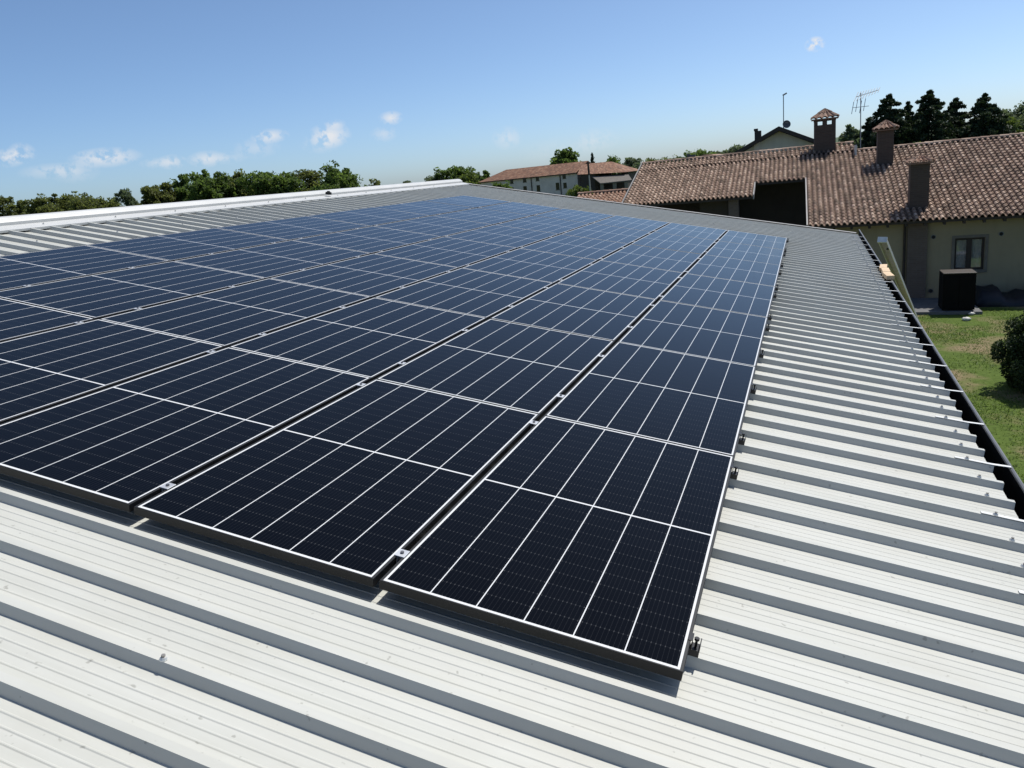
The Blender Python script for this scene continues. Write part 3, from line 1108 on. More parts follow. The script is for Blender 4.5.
def chimney(a0, a1, b0, b1, zbase, zcap, ztop, ov, slits=True, seed=1):
    """brick shaft with vent openings and a little hipped cap of barrel tiles"""
    mb = MB()
    zs = zcap - 0.24
    hbox(mb, a0, a1, b0, b1, zbase, zs)
    if slits:
        q = 0.16
        mid_a = (a0 + a1) / 2; mid_b = (b0 + b1) / 2
        for (p0, p1, r0, r1) in ((a0, a0 + q, b0, b0 + q), (a1 - q, a1, b0, b0 + q), (a0, a0 + q, b1 - q, b1), (a1 - q, a1, b1 - q, b1),
                                 (mid_a - q * 0.6, mid_a + q * 0.6, b0, b0 + q), (mid_a - q * 0.6, mid_a + q * 0.6, b1 - q, b1)):
            hbox(mb, p0, p1, r0, r1, zs + 0.001, zcap - 0.06)
        hbox(mb, a0 - 0.015, a1 + 0.015, b0 - 0.015, b1 + 0.015, zcap - 0.06, zcap)
    else:
        hbox(mb, a0, a1, b0, b1, zs + 0.001, zcap)
    c = hpart('chimney', mb, m_chim, hroof)
    # cap
    mb = MB()
    ca, cb_ = (a0 + a1) / 2, (b0 + b1) / 2
    ha, hb = (a1 - a0) / 2 + ov, (b1 - b0) / 2 + ov
    r_ = np.random.default_rng(seed)
    hbox(mb, ca - ha + 0.03, ca + ha - 0.03, cb_ - hb + 0.03, cb_ + hb - 0.03, zcap + 0.002, zcap + 0.05)
    for k in range(len(mb.f)):
        mb.c[k] = (0.3, 0.3, 0.3)
    for side in range(4):
        n = 5
        for i in range(n):
            u0 = -1 + 2 * i / n; u1 = -1 + 2 * (i + 1) / n
            for j in range(2):
                t0, t1 = j / 2.0, (j + 1) / 2.0 + 0.06
                tint = float(np.clip(r_.beta(2.5, 1.8), 0, 1))
                A, B = [], []
                for k in range(6):
                    u = u0 + (u1 - u0) * k / 5
                    bump_ = 0.075 * math.sin(math.pi * k / 5)
                    for (tt, L_, lf) in ((t0, A, 0.025), (min(t1, 1.0), B, 0.0)):
                        s_ = 1 - tt * 0.97
                        p, q = u * s_, -1 * s_
                        x, y = {0: (p, q), 1: (-q, p), 2: (-p, -q), 3: (q, -p)}[side]
                        z = zcap + 0.05 + (ztop - zcap - 0.09) * tt + bump_ * (1 - 0.4 * tt) + lf
                        L_.append(hw(ca + x * ha, cb_ + y * hb, z))
                for k in range(5):
                    mb.face([A[k], A[k + 1], B[k + 1], B[k]], 0, (tint,) * 3)
                    dn = Vector((0, 0, -0.022))
                    mb.face([A[k] + dn, A[k + 1] + dn, A[k + 1], A[k]], 0, (tint * 0.7,) * 3)
    cap = build('chimney_cap', mb, m_tile_annex, c, HO)
    return c


chimney(0.38, 1.34, 8.75, 9.5, hz(8.75) - 0.3, 2.86, 3.38, 0.15, seed=1)
chimney(2.93, 3.56, 6.15, 6.75, hz(6.15) - 0.3, 2.03, 2.48, 0.18, slits=False, seed=2)
chimney(3.62, 4.26, 0.95, 1.5, hz(0.95) - 0.3, 0.64, 0.97, 0.15, slits=False, seed=3)

# TV antenna on the roof
def aw(x, y, Yd):
    """ray through the picture point used only to find where a far thing stands"""
    d = Vector(((x - 512) / FPX, -(y - 384) / FPX, -1.0))
    d = Matrix(CAMROT) @ d
    return CAMLOC + d * ((Yd - CAMLOC.y) / d.y)


FPX = cam_d.lens / 36.0 * 1024

p0 = aw(860.5, 151, 40.2); p1 = aw(860.8, 93, 40.2)
ant = empty('tv_antenna', (p0.x, p0.y, p0.z - 0.3), 'tall TV aerial with many rods standing behind the tiled ridge', 'antenna')
AO = tuple(ant.location)
mb = MB(); mb.tube((p0.x, p0.y, p0.z - 0.3), p1, 0.022, n=8)
build('mast', mb, m_antenna, ant, AO)
mb = MB()
c0 = Vector((p1.x - 0.2, p1.y + 0.1, p1.z - 0.15)); c1 = c0 + Vector((0.95, -0.35, 0.18))
mb.tube(c0, c1, 0.014, n=6)
for i in range(9):
    p = c0.lerp(c1, i / 8.0)
    h = 0.36 - 0.022 * i
    ax = Vector((0.30, 0.72, 0.62)).normalized()
    mb.tube(p - ax * h, p + ax * h, 0.014, n=5)
build('aerial_head', mb, m_antenna, ant, AO)
mb = MB()
c0 = Vector((p1.x, p1.y, p1.z - 0.62))
for i in range(4):
    p = c0 + Vector((-0.34 + 0.17 * i, 0, 0.08 * (i % 2)))
    mb.tube(p - Vector((0.05, 0.1, 0.28)), p + Vector((0.05, 0.1, 0.28)), 0.014, n=5)
mb.tube(c0 + Vector((-0.36, 0, 0)), c0 + Vector((0.36, 0, 0)), 0.012, n=5)
build('lower_aerial', mb, m_antenna, ant, AO)

# ------------------------------------------------------------------ lower tiled annex at the left end of the farmhouse
anx = None
q1 = aw(619, 191.5, 41.0)
AXO = (q1.x - 1.4, q1.y - 1.5, GZ)
anx = empty('tiled_annex', AXO, 'low annex with a pale red tiled roof beside the farmhouse left verge', 'shed')
rz = q1.z
pta = R(17)
mb = MB()
bw = 3.6
Pa = Vector((q1.x + 0.15, q1.y, rz)) - E2 * bw - Vector((0, 0, math.tan(pta) * bw))
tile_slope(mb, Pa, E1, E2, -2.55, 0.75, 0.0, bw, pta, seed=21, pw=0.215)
ridge_tiles(mb, Pa + E1 * (-2.55) + E2 * bw + Vector((0, 0, math.tan(pta) * bw + 0.05)), Pa + E1 * 0.75 + E2 * bw + Vector((0, 0, math.tan(pta) * bw + 0.05)), seed=9)
build('roof', mb, m_tile_annex, anx, AXO)
mb = MB()
z0 = Pa.z - 0.12


def axp(a, b, z):
    v = Pa + E1 * a + E2 * b
    return Vector((v.x, v.y, z))


mb.hexa([axp(-2.4, 0.4, GZ), axp(0.70, 0.4, GZ), axp(0.70, 6.6, GZ), axp(-2.4, 6.6, GZ)], [axp(-2.4, 0.4, z0 + 0.1), axp(0.70, 0.4, z0 + 0.1), axp(0.70, 6.6, z0 + 0.1), axp(-2.4, 6.6, z0 + 0.1)])
mb.face([axp(-2.4, 0.4, z0 + 0.11), axp(-2.4, bw, rz - 0.06), axp(-2.4, 6.6, z0 + 0.11)])
mb.face([axp(-2.5, 0.02, Pa.z - 0.02), axp(0.73, 0.02, Pa.z - 0.02), axp(0.73, bw, rz - 0.02), axp(-2.5, bw, rz - 0.02)])
mb.face([axp(-2.5, bw, rz - 0.02), axp(0.73, bw, rz - 0.02), axp(0.73, 2 * bw, Pa.z - 0.02), axp(-2.5, 2 * bw, Pa.z - 0.02)])
build('wall', mb, m_grey_wall, anx, AXO)

# ------------------------------------------------------------------ gabled house behind the tiles
YG = 57.0
gap_ = aw(778.8, 126.2, YG); gl0 = aw(731.0, 154.0, YG); gr0 = aw(816, 140.2, YG)
sl_ = (gap_.z - gl0.z) / (gap_.x - gl0.x)
GHO = (gap_.x, YG + 5, GZ)
gh = empty('gabled_house', GHO, 'cream gabled house with dark eaves showing above the tiled ridge', 'house')
hwid = 4.6
mb = MB()
ap = gap_.z - 0.32
mb.extrude([(gap_.x - hwid + 0.5, GZ), (gap_.x - hwid + 0.5, ap - (hwid - 0.5) * sl_), (gap_.x, ap), (gap_.x + hwid - 0.5, ap - (hwid - 0.5) * sl_), (gap_.x + hwid - 0.5, GZ)],
           lambda s_, q: (q[0], s_, q[1]), YG + 0.7, YG + 11, closed=True, caps=True)
build('wall', mb, m_cream, gh, GHO, recalc=True)
mb = MB()
mb.extrude([(gap_.x - hwid, gap_.z - hwid * sl_), (gap_.x, gap_.z), (gap_.x + hwid, gap_.z - hwid * sl_), (gap_.x + hwid, gap_.z - hwid * sl_ - 0.27), (gap_.x, gap_.z - 0.29), (gap_.x - hwid, gap_.z - hwid * sl_ - 0.27)],
           lambda s_, q: (q[0], s_, q[1]), YG, YG + 11.5, closed=True, caps=True)
build('roof', mb, m_wood_dark, gh, GHO, recalc=True)
mb = MB()
c0 = aw(754.6, 140, YG + 2); c1 = aw(761, 130.5, YG + 2)
mb.box((c0.x, YG + 2, c0.z - 1.2), (c1.x, YG + 2.5, c1.z))
mb.box((c0.x - 0.04, YG + 1.96, c1.z + 0.001), (c0.x + 0.22, YG + 2.54, c1.z + 0.16))
build('chimney', mb, m_dark_wall, gh, GHO)
mb = MB()                        # pale pilaster strip on the gable
pl = aw(757, 150, YG + 0.6)
mb.box((pl.x - 0.2, YG + 0.62, GZ), (pl.x + 0.2, YG + 0.705, pl.z + 0.6))
build('wall_strip', mb, m_white, gh, GHO)

d0 = aw(786.3, 124.6, YG + 0.3)
dish = empty('satellite_dish', (d0.x, d0.y, gap_.z), 'dark round satellite dish at the peak of the cream gable', 'satellite dish')
DO = tuple(dish.location)
mb = MB()
rr = 0.27
dirn = Vector((0.25, -0.93, 0.25)).normalized()
rings = []
aa = dirn.orthogonal().normalized(); bb_ = dirn.cross(aa)
for j in range(5):
    r_j = rr * j / 4.0
    rings.append([mb.vert(Vector(d0) + dirn * (0.10 * (j / 4.0) ** 2) + (aa * math.cos(k * math.pi / 10) + bb_ * math.sin(k * math.pi / 10)) * max(r_j, 0.004)) for k in range(20)])
for j in range(4):
    for k in range(20):
        mb.f.append([rings[j][k], rings[j][(k + 1) % 20], rings[j + 1][(k + 1) % 20], rings[j + 1][k]]); mb.m.append(0); mb.c.append(None)
ob = build('reflector', mb, m_dish, dish, DO, smooth=True)
so = ob.modifiers.new('t', 'SOLIDIFY'); so.thickness = 0.015
mb = MB()
mb.tube((d0.x, d0.y + 0.05, gap_.z - 0.1), (d0.x, d0.y + 0.05, d0.z), 0.03, n=8)
mb.tube(Vector(d0) - bb_ * 0.2, Vector(d0) + dirn * 0.36, 0.012, n=6)
build('bracket', mb, m_antenna, dish, DO)
p0 = aw(783.6, 127, YG + 0.5); p1 = aw(783.4, 95, YG + 0.5)
am = empty('mast_antenna', (p0.x, p0.y, p0.z), 'thin tall mast with a small bent head above the cream gable', 'antenna')
AO = tuple(am.location)
mb = MB(); mb.tube((p0.x, p0.y, p0.z - 0.1), p1, 0.03, n=8)
build('mast', mb, m_antenna, am, AO)
mb = MB(); mb.tube(p1 - Vector((0.05, 0, 0.02)), p1 + Vector((0.22, 0, 0.10)), 0.05, n=8)
build('head', mb, m_antenna, am, AO)

# low house whose red roof just clears the ridge, with two pipes
YL = 62.0
l0 = aw(694, 161, YL); l1 = aw(703, 154.5, YL); l2 = aw(716, 159, YL)
LO = (l1.x, YL + 4, GZ)
lh = empty('low_house', LO, 'low far house whose red roof peak just clears the tiled ridge', 'house')
mb = MB()
mb.extrude([(l0.x - 0.6, l0.z - 0.45), (l0.x, l0.z + 0.12), (l1.x, l1.z), (l2.x - 0.3, l1.z - 0.06), (l2.x + 1.0, l2.z - 0.2), (l2.x + 1.0, l2.z - 0.6), (l0.x - 0.6, l0.z - 0.9)], lambda s_, q: (q[0], s_, q[1]), YL, YL + 7, closed=True, caps=True)
build('roof', mb, simple('red_roof_far', (0.27, 0.15, 0.105), 0.9, var=0.25, scale=3), lh, LO, recalc=True)
mb = MB(); mb.box((l0.x - 0.4, YL + 0.3, GZ), (l2.x + 0.8, YL + 6.7, l0.z - 0.55))
build('wall', mb, m_cream, lh, LO)
for (px, py, w_) in ((688.5, 155.0, 0.09), (692.5, 155.8, 0.14)):
    q = aw(px, py, 46)
    mb = MB()
    mb.tube((q.x, 46, q.z - 1.6), (q.x, 46, q.z - 0.04), w_, n=10)
    mb.tube((q.x, 46, q.z - 0.04), (q.x, 46, q.z + 0.05), w_ * 1.35, n=10)
    tag(build('roof_pipe', mb, m_dish, None, (q.x, 46, q.z - 1.6)), 'thin dark vent pipe behind the tiled ridge, %s of the close pair' % ('slimmer left one' if w_ < 0.1 else 'thicker right one'), 'vent pipe', 'vent pipes behind the ridge')

# ------------------------------------------------------------------ the far white farm and its barn
YF = 150.0
f0 = aw(481, 182, YF + 8); f1 = aw(577, 172.0, YF)
FO = ((f0.x + f1.x) / 2, YF + 6, GZ)
farm = empty('white_farm_building', FO, 'long whitewashed two-storey farm building with a weathered red roof', 'house')
ang = math.atan2(YF - (YF + 8), f1.x - f0.x)
FE1 = Vector((math.cos(ang), math.sin(ang), 0)); FE2 = Vector((-math.sin(ang), math.cos(ang), 0))
FL = (Vector((f1.x, YF, 0)) - Vector((f0.x, YF + 8, 0))).length
FP = Vector((f0.x, YF + 8, 0))
EZ = (f0.z + f1.z) / 2


def fw(a, b, z):
    v = FP + FE1 * a + FE2 * b
    return Vector((v.x, v.y, z))


def fbox(mb, a0, a1, b0, b1, z0, z1, m=0):
    mb.hexa([fw(a0, b0, z0), fw(a1, b0, z0), fw(a1, b1, z0), fw(a0, b1, z0)], [fw(a0, b0, z1), fw(a1, b0, z1), fw(a1, b1, z1), fw(a0, b1, z1)], m)


mb = MB(); fbox(mb, 0, FL, 0, 8, GZ, EZ)
build('wall', mb, m_white, farm, FO)
rzf = aw(540, 166, YF + 8).z
mb = MB()
o_ = 0.5
HIP = 4.0
tilep = lambda: NR.beta(2, 2)
# roof planes cut into patches so that each has its own shade of clay
def patch(mb, c00, c10, c11, c01, nu, nv):
    for i in range(nu):
        for j in range(nv):
            f = lambda u, v: (c00 * (1 - u) * (1 - v) + c10 * u * (1 - v) + c11 * u * v + c01 * (1 - u) * v)
            tt = float(tilep())
            mb.face([f(i / nu, j / nv), f((i + 1) / nu, j / nv), f((i + 1) / nu, (j + 1) / nv), f(i / nu, (j + 1) / nv)], 0, (tt,) * 3)


E_l, E_r = fw(-o_, -o_, EZ - 0.05), fw(FL + 0.1, -o_, EZ - 0.05)
R_l, R_r = fw(HIP, 4, rzf), fw(FL + 0.1, 4, rzf)
B_l, B_r = fw(-o_, 8 + o_, EZ - 0.05), fw(FL + 0.1, 8 + o_, EZ - 0.05)
patch(mb, E_l, E_r, R_r, R_l, 60, 14)
patch(mb, B_r, B_l, R_l, R_r, 20, 5)
patch(mb, B_l, E_l, R_l, R_l, 10, 6)
mb.face([E_r, B_r, R_r], 0, (0.3,) * 3)
build('roof', mb, m_tile_red, farm, FO)
mb = MB()
mb.hexa([fw(-o_, -o_, EZ - 0.25), fw(FL, -o_, EZ - 0.25), fw(FL, -0.02, EZ - 0.25), fw(-o_, -0.02, EZ - 0.25)], [fw(-o_, -o_, EZ - 0.07), fw(FL, -o_, EZ - 0.07), fw(FL, -0.02, EZ - 0.07), fw(-o_, -0.02, EZ - 0.07)])
build('eaves', mb, m_wood_dark, farm, FO)
# windows: two rows, read off the wall
for (px, py, w_, h_) in ((511.5, 181, 0.85, 1.0), (524.5, 179.8, 0.85, 0.95), (537.5, 178.2, 0.8, 1.0), (564.2, 176, 0.8, 0.95),
                         (512.3, 189.8, 0.85, 0.9), (525.3, 189.4, 0.85, 1.3), (538.4, 188.2, 0.85, 1.2), (557.7, 186.2, 0.85, 1.35), (565, 185.3, 0.8, 1.0)):
    best = None
    for a in np.linspace(0, FL, 400):
        q = fw(a, 0, 0)
        g_ = aw(px, py, q.y)
        if best is None or abs(g_.x - q.x) < best[0]:
            best = (abs(g_.x - q.x), a, g_.z)
    _, a, z = best
    mb = MB(); fbox(mb, a - w_ / 2 - 0.1, a + w_ / 2 + 0.1, -0.05, 0.02, z - h_ / 2 - 0.12, z - h_ / 2 - 0.002)
    w = build('window', mb, m_grey_wall, farm, FO)
    mb = MB(); fbox(mb, a - w_ / 2, a + w_ / 2, -0.03, 0.015, z - h_ / 2, z + h_ / 2)
    build('pane', mb, m_glassw, w, FO)
for px in (531.5, 560.8):
    best = None
    for a in np.linspace(0, FL, 400):
        q = fw(a, 0, 0); g_ = aw(px, 182, q.y)
        if best is None or abs(g_.x - q.x) < best[0]:
            best = (abs(g_.x - q.x), a)
    mb = MB(); mb.tube(fw(best[1], -0.12, GZ), fw(best[1], -0.12, EZ - 0.26), 0.09, n=8)
    build('downpipe', mb, m_wood_dark, farm, FO)

# barn with a lean-to at the right end of the farm
YB = 146.0
b_l = aw(578, 174.5, YB); b_r = aw(626, 172, YB); b_t = aw(611, 161.5, YB + 7); b_tl = aw(582, 164, YB + 7)
BO = ((b_l.x + b_r.x) / 2, YB + 6, GZ)
barn = empty('barn', BO, 'dark barn with red tiled hipped roof and a grey lean-to at the farm end', 'barn')
mb = MB()
e0, e1_, t1, t0 = b_l.copy(), b_r.copy(), b_t.copy(), b_tl.copy()
e0.y = e1_.y = YB - 0.6
patch(mb, e0, e1_, t1, t0, 30, 12)
bk0, bk1 = Vector((e0.x, YB + 15, e0.z)), Vector((e1_.x, YB + 15, e1_.z))
patch(mb, e1_, bk1, t1, t1, 8, 8)
patch(mb, bk1, bk0, t0, t1, 8, 4)
patch(mb, bk0, e0, t0, t0, 8, 4)
build('roof', mb, m_tile_red, barn, BO)
mb = MB()
mb.box((e0.x + 0.5, YB, GZ), (e0.x + 3.2, YB + 14, e0.z - 0.15))
mb.box((e0.x + 3.201, YB + 4, GZ), (e1_.x - 0.6, YB + 14, e1_.z - 0.3))
build('wall', mb, m_dark_wall, barn, BO)
mb = MB()
s0 = aw(592, 176.5, YB - 0.4); s1 = aw(628.5, 174.5, YB - 0.4); s2 = aw(632, 179.8, YB - 4); s3 = aw(600.5, 183.2, YB - 4)
mb.hexa([s3 - Vector((0, 0, .18)), s2 - Vector((0, 0, .18)), s1 - Vector((0, 0, .18)), s0 - Vector((0, 0, .18))], [s3, s2, s1, s0])
build('lean_to_roof', mb, m_fibre, barn, BO)
for px in (601.8, 614.4, 626.2):
    q = aw(px, 186, YB - 3.7)
    mb = MB(); mb.box((q.x - 0.28, YB - 3.75, GZ), (q.x + 0.28, YB - 3.2, min(s3.z, s2.z) - 0.2 + (0.25 if px < 610 else 0)))
    build('pillar', mb, m_grey_wall, barn, BO)
for (p_, q_, zz) in ((602, 614, 191), (615, 626, 190)):
    u = aw(p_ + 1, zz, YB - 2.6); v = aw(q_ - 1, zz - 2.5, YB - 2.6)
    mb = MB(); mb.box((u.x, YB - 2.6, GZ), (v.x, YB - 2.45, u.z + 0.4))
    build('manger_wall', mb, m_dark_wall, barn, BO)

up0 = aw(591.0, 198, 120); up1 = aw(587.3, 162, 120)
upo = empty('utility_pole', (up0.x, 120, GZ), 'slim utility pole with a dark upper section in front of the barn', 'utility pole')
mb = MB()
mid_ = Vector((up0.x - 0.06, 120, up1.z - 2.0))
mb.tube((up0.x, 120, GZ), mid_, 0.13, 0.10, n=10)
build('lower_shaft', mb, m_pole, upo, (up0.x, 120, GZ))
mb = MB()
mb.tube(mid_, (up0.x - 0.1, 120, up1.z), 0.17, 0.15, n=10)
mb.box((up0.x - 0.42, 119.95, up1.z - 0.28), (up0.x + 0.2, 120.05, up1.z - 0.16))
build('upper_shaft', mb, m_wood_dark, upo, (up0.x, 120, GZ))

# ------------------------------------------------------------------ yard beside the farmhouse
# concrete apron along the wall and the cabinet on it
mb = MB()
mb.hexa([hw(3.0, -2.35, GZ), hw(5.55, -2.35, GZ), hw(5.55, W0 - 0.15, GZ), hw(3.0, W0 - 0.15, GZ)],
        [hw(3.0, -2.35, GZ + 0.10), hw(5.55, -2.35, GZ + 0.10), hw(5.55, W0 - 0.15, GZ + 0.10), hw(3.0, W0 - 0.15, GZ + 0.10)])
tag(build('concrete_slab', mb, m_concrete), kind='structure')
KO = tuple(hw(4.75, -1.6, GZ + 0.10))
cab = empty('outdoor_cabinet', KO, 'black outdoor cabinet with an overhanging lid on the slab below the window', 'cabinet')
k0_, k1_ = 4.36, 5.34
kb0, kb1 = -2.2, -1.35
kz = -2.98
mb = MB(); hbox(mb, k0_, k1_, kb0, kb1, GZ + 0.14, kz - 0.06)
build('body', mb, m_black_box, cab, KO, bevel=0.01)
mb = MB(); hbox(mb, k0_ - 0.01, k1_ + 0.015, kb0 - 0.02, kb1 + 0.01, kz - 0.045, kz)
build('lid', mb, simple('brown_lid', (0.05, 0.038, 0.031), 0.45, var=0.15), cab, KO, bevel=0.01)
mb = MB()
hbox(mb, k0_ + 0.04, (k0_ + k1_) / 2 - 0.01, kb0 - 0.018, kb0 - 0.002, GZ + 0.22, kz - 0.12)
build('door', mb, m_black_box, cab, KO, bevel=0.004)
mb = MB()
hbox(mb, (k0_ + k1_) / 2 + 0.01, k1_ - 0.04, kb0 - 0.018, kb0 - 0.002, GZ + 0.22, kz - 0.12)
build('door', mb, m_black_box, cab, KO, bevel=0.004)
for a in (k0_ + 0.05, k1_ - 0.13):
    mb = MB(); hbox(mb, a, a + 0.08, kb0 + 0.05, kb1 - 0.05, GZ + 0.102, GZ + 0.139)
    build('foot', mb, m_wood_dark, cab, KO)
# low mound standing in for the shaded strip by the wall, coloured as shade
mb = MB()
n1, n2 = 26, 8
gr = []
r_ = np.random.default_rng(5)
for i in range(n1):
    row = []
    for j in range(n2):
        a = 5.6 + 6.2 * i / (n1 - 1); s_ = j / (n2 - 1)
        b = -1.0 + 1.5 * s_
        h = (0.42 + 0.16 * math.sin(i * 0.9) + 0.10 * math.sin(i * 2.3 + 1)) * min(1, math.sin(math.pi * min(s_ * 1.25 + 0.02, 0.55)) * 1.0) + r_.uniform(-0.02, 0.02)
        if i in (0, n1 - 1) or j == 0:
            h = 0.0
        row.append(mb.vert(hw(a, b, GZ + max(h, 0.0) + 0.004)))
    gr.append(row)
for i in range(n1 - 1):
    for j in range(n2 - 1):
        mb.f.append([gr[i][j], gr[i + 1][j], gr[i + 1][j + 1], gr[i][j + 1]]); mb.m.append(0); mb.c.append(None)
to = build('shade_strip_mound', mb, m_strip_shade, None, tuple(hw(8, 0, GZ)), smooth=True)
so = to.modifiers.new('t', 'SOLIDIFY'); so.thickness = 0.01
tag(to, 'low dark mound standing in for shade at the foot of the yellow wall', 'tarp')


def stone(px, py, r, label):
    d = aw(px, py, 100) - CAMLOC
    p = CAMLOC + d * ((GZ + 0.05 - CAMLOC.z) / d.z)
    mb = MB()
    r_ = np.random.default_rng(int(px))
    rows = []
    for j in range(6):
        th_ = math.pi * j / 5
        rows.append([mb.vert(p + Vector((math.cos(k * math.pi / 5) * math.sin(th_) * r * 1.3, math.sin(k * math.pi / 5) * math.sin(th_) * r, math.cos(th_) * r * 0.6)) * float(r_.uniform(1, 1)) + Vector(tuple(r_.uniform(-0.12, 0.12, 3) * r))) for k in range(10)])
    for j in range(5):
        for k in range(10):
            mb.f.append([rows[j][k], rows[j][(k + 1) % 10], rows[j + 1][(k + 1) % 10], rows[j + 1][k]]); mb.m.append(0); mb.c.append(None)
    tag(build('white_stone', mb, m_stonew, None, tuple(p), smooth=True), label, 'stone', 'white stones by the slab')


stone(971.5, 313.6, 0.08, 'small white stone close to the black cabinet corner on the slab edge')
stone(966.5, 319.0, 0.11, 'flat white stone on the bare soil in front of the slab')

# ------------------------------------------------------------------ foliage
def leaf_cloud(centers, radii, n, size, flat=0.0, seed=0, droop=0.0):
    """n leaf-sized faces spread through clumps; returns (verts, tint)"""
    r_ = np.random.default_rng(seed)
    idx = r_.integers(0, len(centers), n)
    d = r_.normal(size=(n, 3)); d /= np.linalg.norm(d, axis=1)[:, None]
    rad = r_.uniform(0.25, 1.0, n) ** 0.45
    P = centers[idx] + d * (rad[:, None] * radii[idx])
    a = r_.normal(size=(n, 3)); a /= np.linalg.norm(a, axis=1)[:, None]
    b = r_.normal(size=(n, 3)); b -= a * np.sum(a * b, axis=1)[:, None]; b /= np.linalg.norm(b, axis=1)[:, None]
    a[:, 2] -= droop
    s_ = size * r_.uniform(0.6, 1.35, n)[:, None]
    A, B = a * s_, b * s_ * 0.62
    V = np.stack([P - A, P - B * 0.9, P + A, P + B * 0.9], axis=1)
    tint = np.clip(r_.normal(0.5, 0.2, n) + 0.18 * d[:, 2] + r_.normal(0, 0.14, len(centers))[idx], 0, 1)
    return V, tint


def foliage_mesh(name, V, tint, m):
    n = len(V)
    me = bpy.data.meshes.new(name)
    me.vertices.add(n * 4); me.loops.add(n * 4); me.polygons.add(n)
    me.vertices.foreach_set('co', V.reshape(-1).astype(np.float32))
    me.loops.foreach_set('vertex_index', np.arange(n * 4, dtype=np.int32))
    me.polygons.foreach_set('loop_start', np.arange(0, n * 4, 4, dtype=np.int32))
    me.polygons.foreach_set('loop_total', np.full(n, 4, dtype=np.int32))
    me.materials.append(m)
    at = me.color_attributes.new('tint', 'FLOAT_COLOR', 'CORNER')
    c = np.ones((n * 4, 4), np.float32)
    c[:, :3] = np.repeat(tint, 4)[:, None]
    at.data.foreach_set('color', c.ravel())
    me.update(calc_edges=True)
    me.validate()
    return me


def broad_tree(x, y, h, w, label, group=None, m=None, n=4200, leaf=0.34, seed=1, base=0.16, name='leafy_tree', cat='tree', gz=GZ):
    r_ = np.random.default_rng(seed)
    root = empty(name, (x, y, gz), label, cat, group)
    mb = MB()
    th_ = h * 0.5
    mb.tube((0, 0, -0.1), (0.05 * h * r_.uniform(-1, 1) * 0.4, 0, th_), 0.022 * h, 0.012 * h, n=8)
    nl = 14
    lobes, rad = [], []
    for i in range(nl):
        an = r_.uniform(0, 2 * math.pi)
        z = h * r_.uniform(base + 0.14, 0.86)
        prof_ = math.sqrt(max(0.08, 1 - (max(0.0, z / h - 0.42) / 0.56) ** 2))
        rr_ = w / 2 * prof_ * r_.uniform(0.35, 0.86)
        p = np.array([math.cos(an) * rr_, math.sin(an) * rr_, z])
        lobes.append(p); rad.append(w * r_.uniform(0.17, 0.27))
        mb.tube((0, 0, h * (0.2 + 0.3 * r_.random())), p * np.array([0.85, 0.85, 0.95]), 0.009 * h, 0.003 * h, n=6)
    lobes.append(np.array([0, 0, h * 0.86])); rad.append(w * 0.17)
    lobes.append(np.array([0, 0, h * 0.5])); rad.append(w * 0.3)
    cs, rs = [], []
    for p, q in zip(lobes, rad):
        for k in range(9):
            d = r_.normal(size=3); d /= np.linalg.norm(d)
            cs.append(p + d * q * r_.uniform(0.35, 1.0)); s_ = q * r_.uniform(0.34, 0.62)
            rs.append([s_ * 1.1, s_ * 1.1, s_ * 0.8])
    build('trunk', mb, m_bark, root)
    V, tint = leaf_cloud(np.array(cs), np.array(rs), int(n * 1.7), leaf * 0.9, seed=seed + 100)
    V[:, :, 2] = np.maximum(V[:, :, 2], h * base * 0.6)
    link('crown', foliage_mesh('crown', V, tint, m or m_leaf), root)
    return root


def conifer(x, y, h, w, label, group, seed=1, n=7000, leaf=0.26):
    r_ = np.random.default_rng(seed)
    root = empty('conifer_tree', (x, y, GZ), label, 'tree', group)
    mb = MB()
    mb.tube((0, 0, -0.1), (0, 0, h * 0.93), 0.018 * h, 0.004 * h, n=8)
    cs, rs = [], []
    lev = 30
    for i in range(lev):
        f = i / (lev - 1.0)
        z = h * (0.10 + 0.88 * f)
        rad = w / 2 * (1 - f) ** 0.66 * r_.uniform(0.85, 1.1) + 0.012 * w
        k = max(3, int(9 * (1 - f) + 3))
        for j in range(k):
            an = 2 * math.pi * (j + r_.random()) / k
            L = rad * r_.uniform(0.6, 1.15)
            if i % 3 == 0:
                mb.tube((0, 0, z), (math.cos(an) * L * 0.85, math.sin(an) * L * 0.85, z - 0.1 * L), 0.03, 0.012, n=5)
            for s_ in (0.25, 0.42, 0.58, 0.74, 0.88, 1.0):
                cs.append([math.cos(an) * L * s_, math.sin(an) * L * s_, z + 0.16 * L * s_ - 0.22 * L * s_ * s_])
                q = (0.012 * w + 0.05 * L) * (1.15 - 0.5 * s_)
                rs.append([q * 1.6, q * 1.6, q * 1.15])
    build('trunk', mb, m_bark, root)
    V, tint = leaf_cloud(np.array(cs), np.array(rs), n, leaf, seed=seed + 50, droop=0.25)
    link('crown', foliage_mesh('crown', V, tint, m_conifer), root)
    return root


def stand(px, py_top, Yd):
    """ground spot and height of a tree whose top is seen at this picture point"""
    p = aw(px, py_top, Yd)
    return p.x, Yd, p.z - GZ


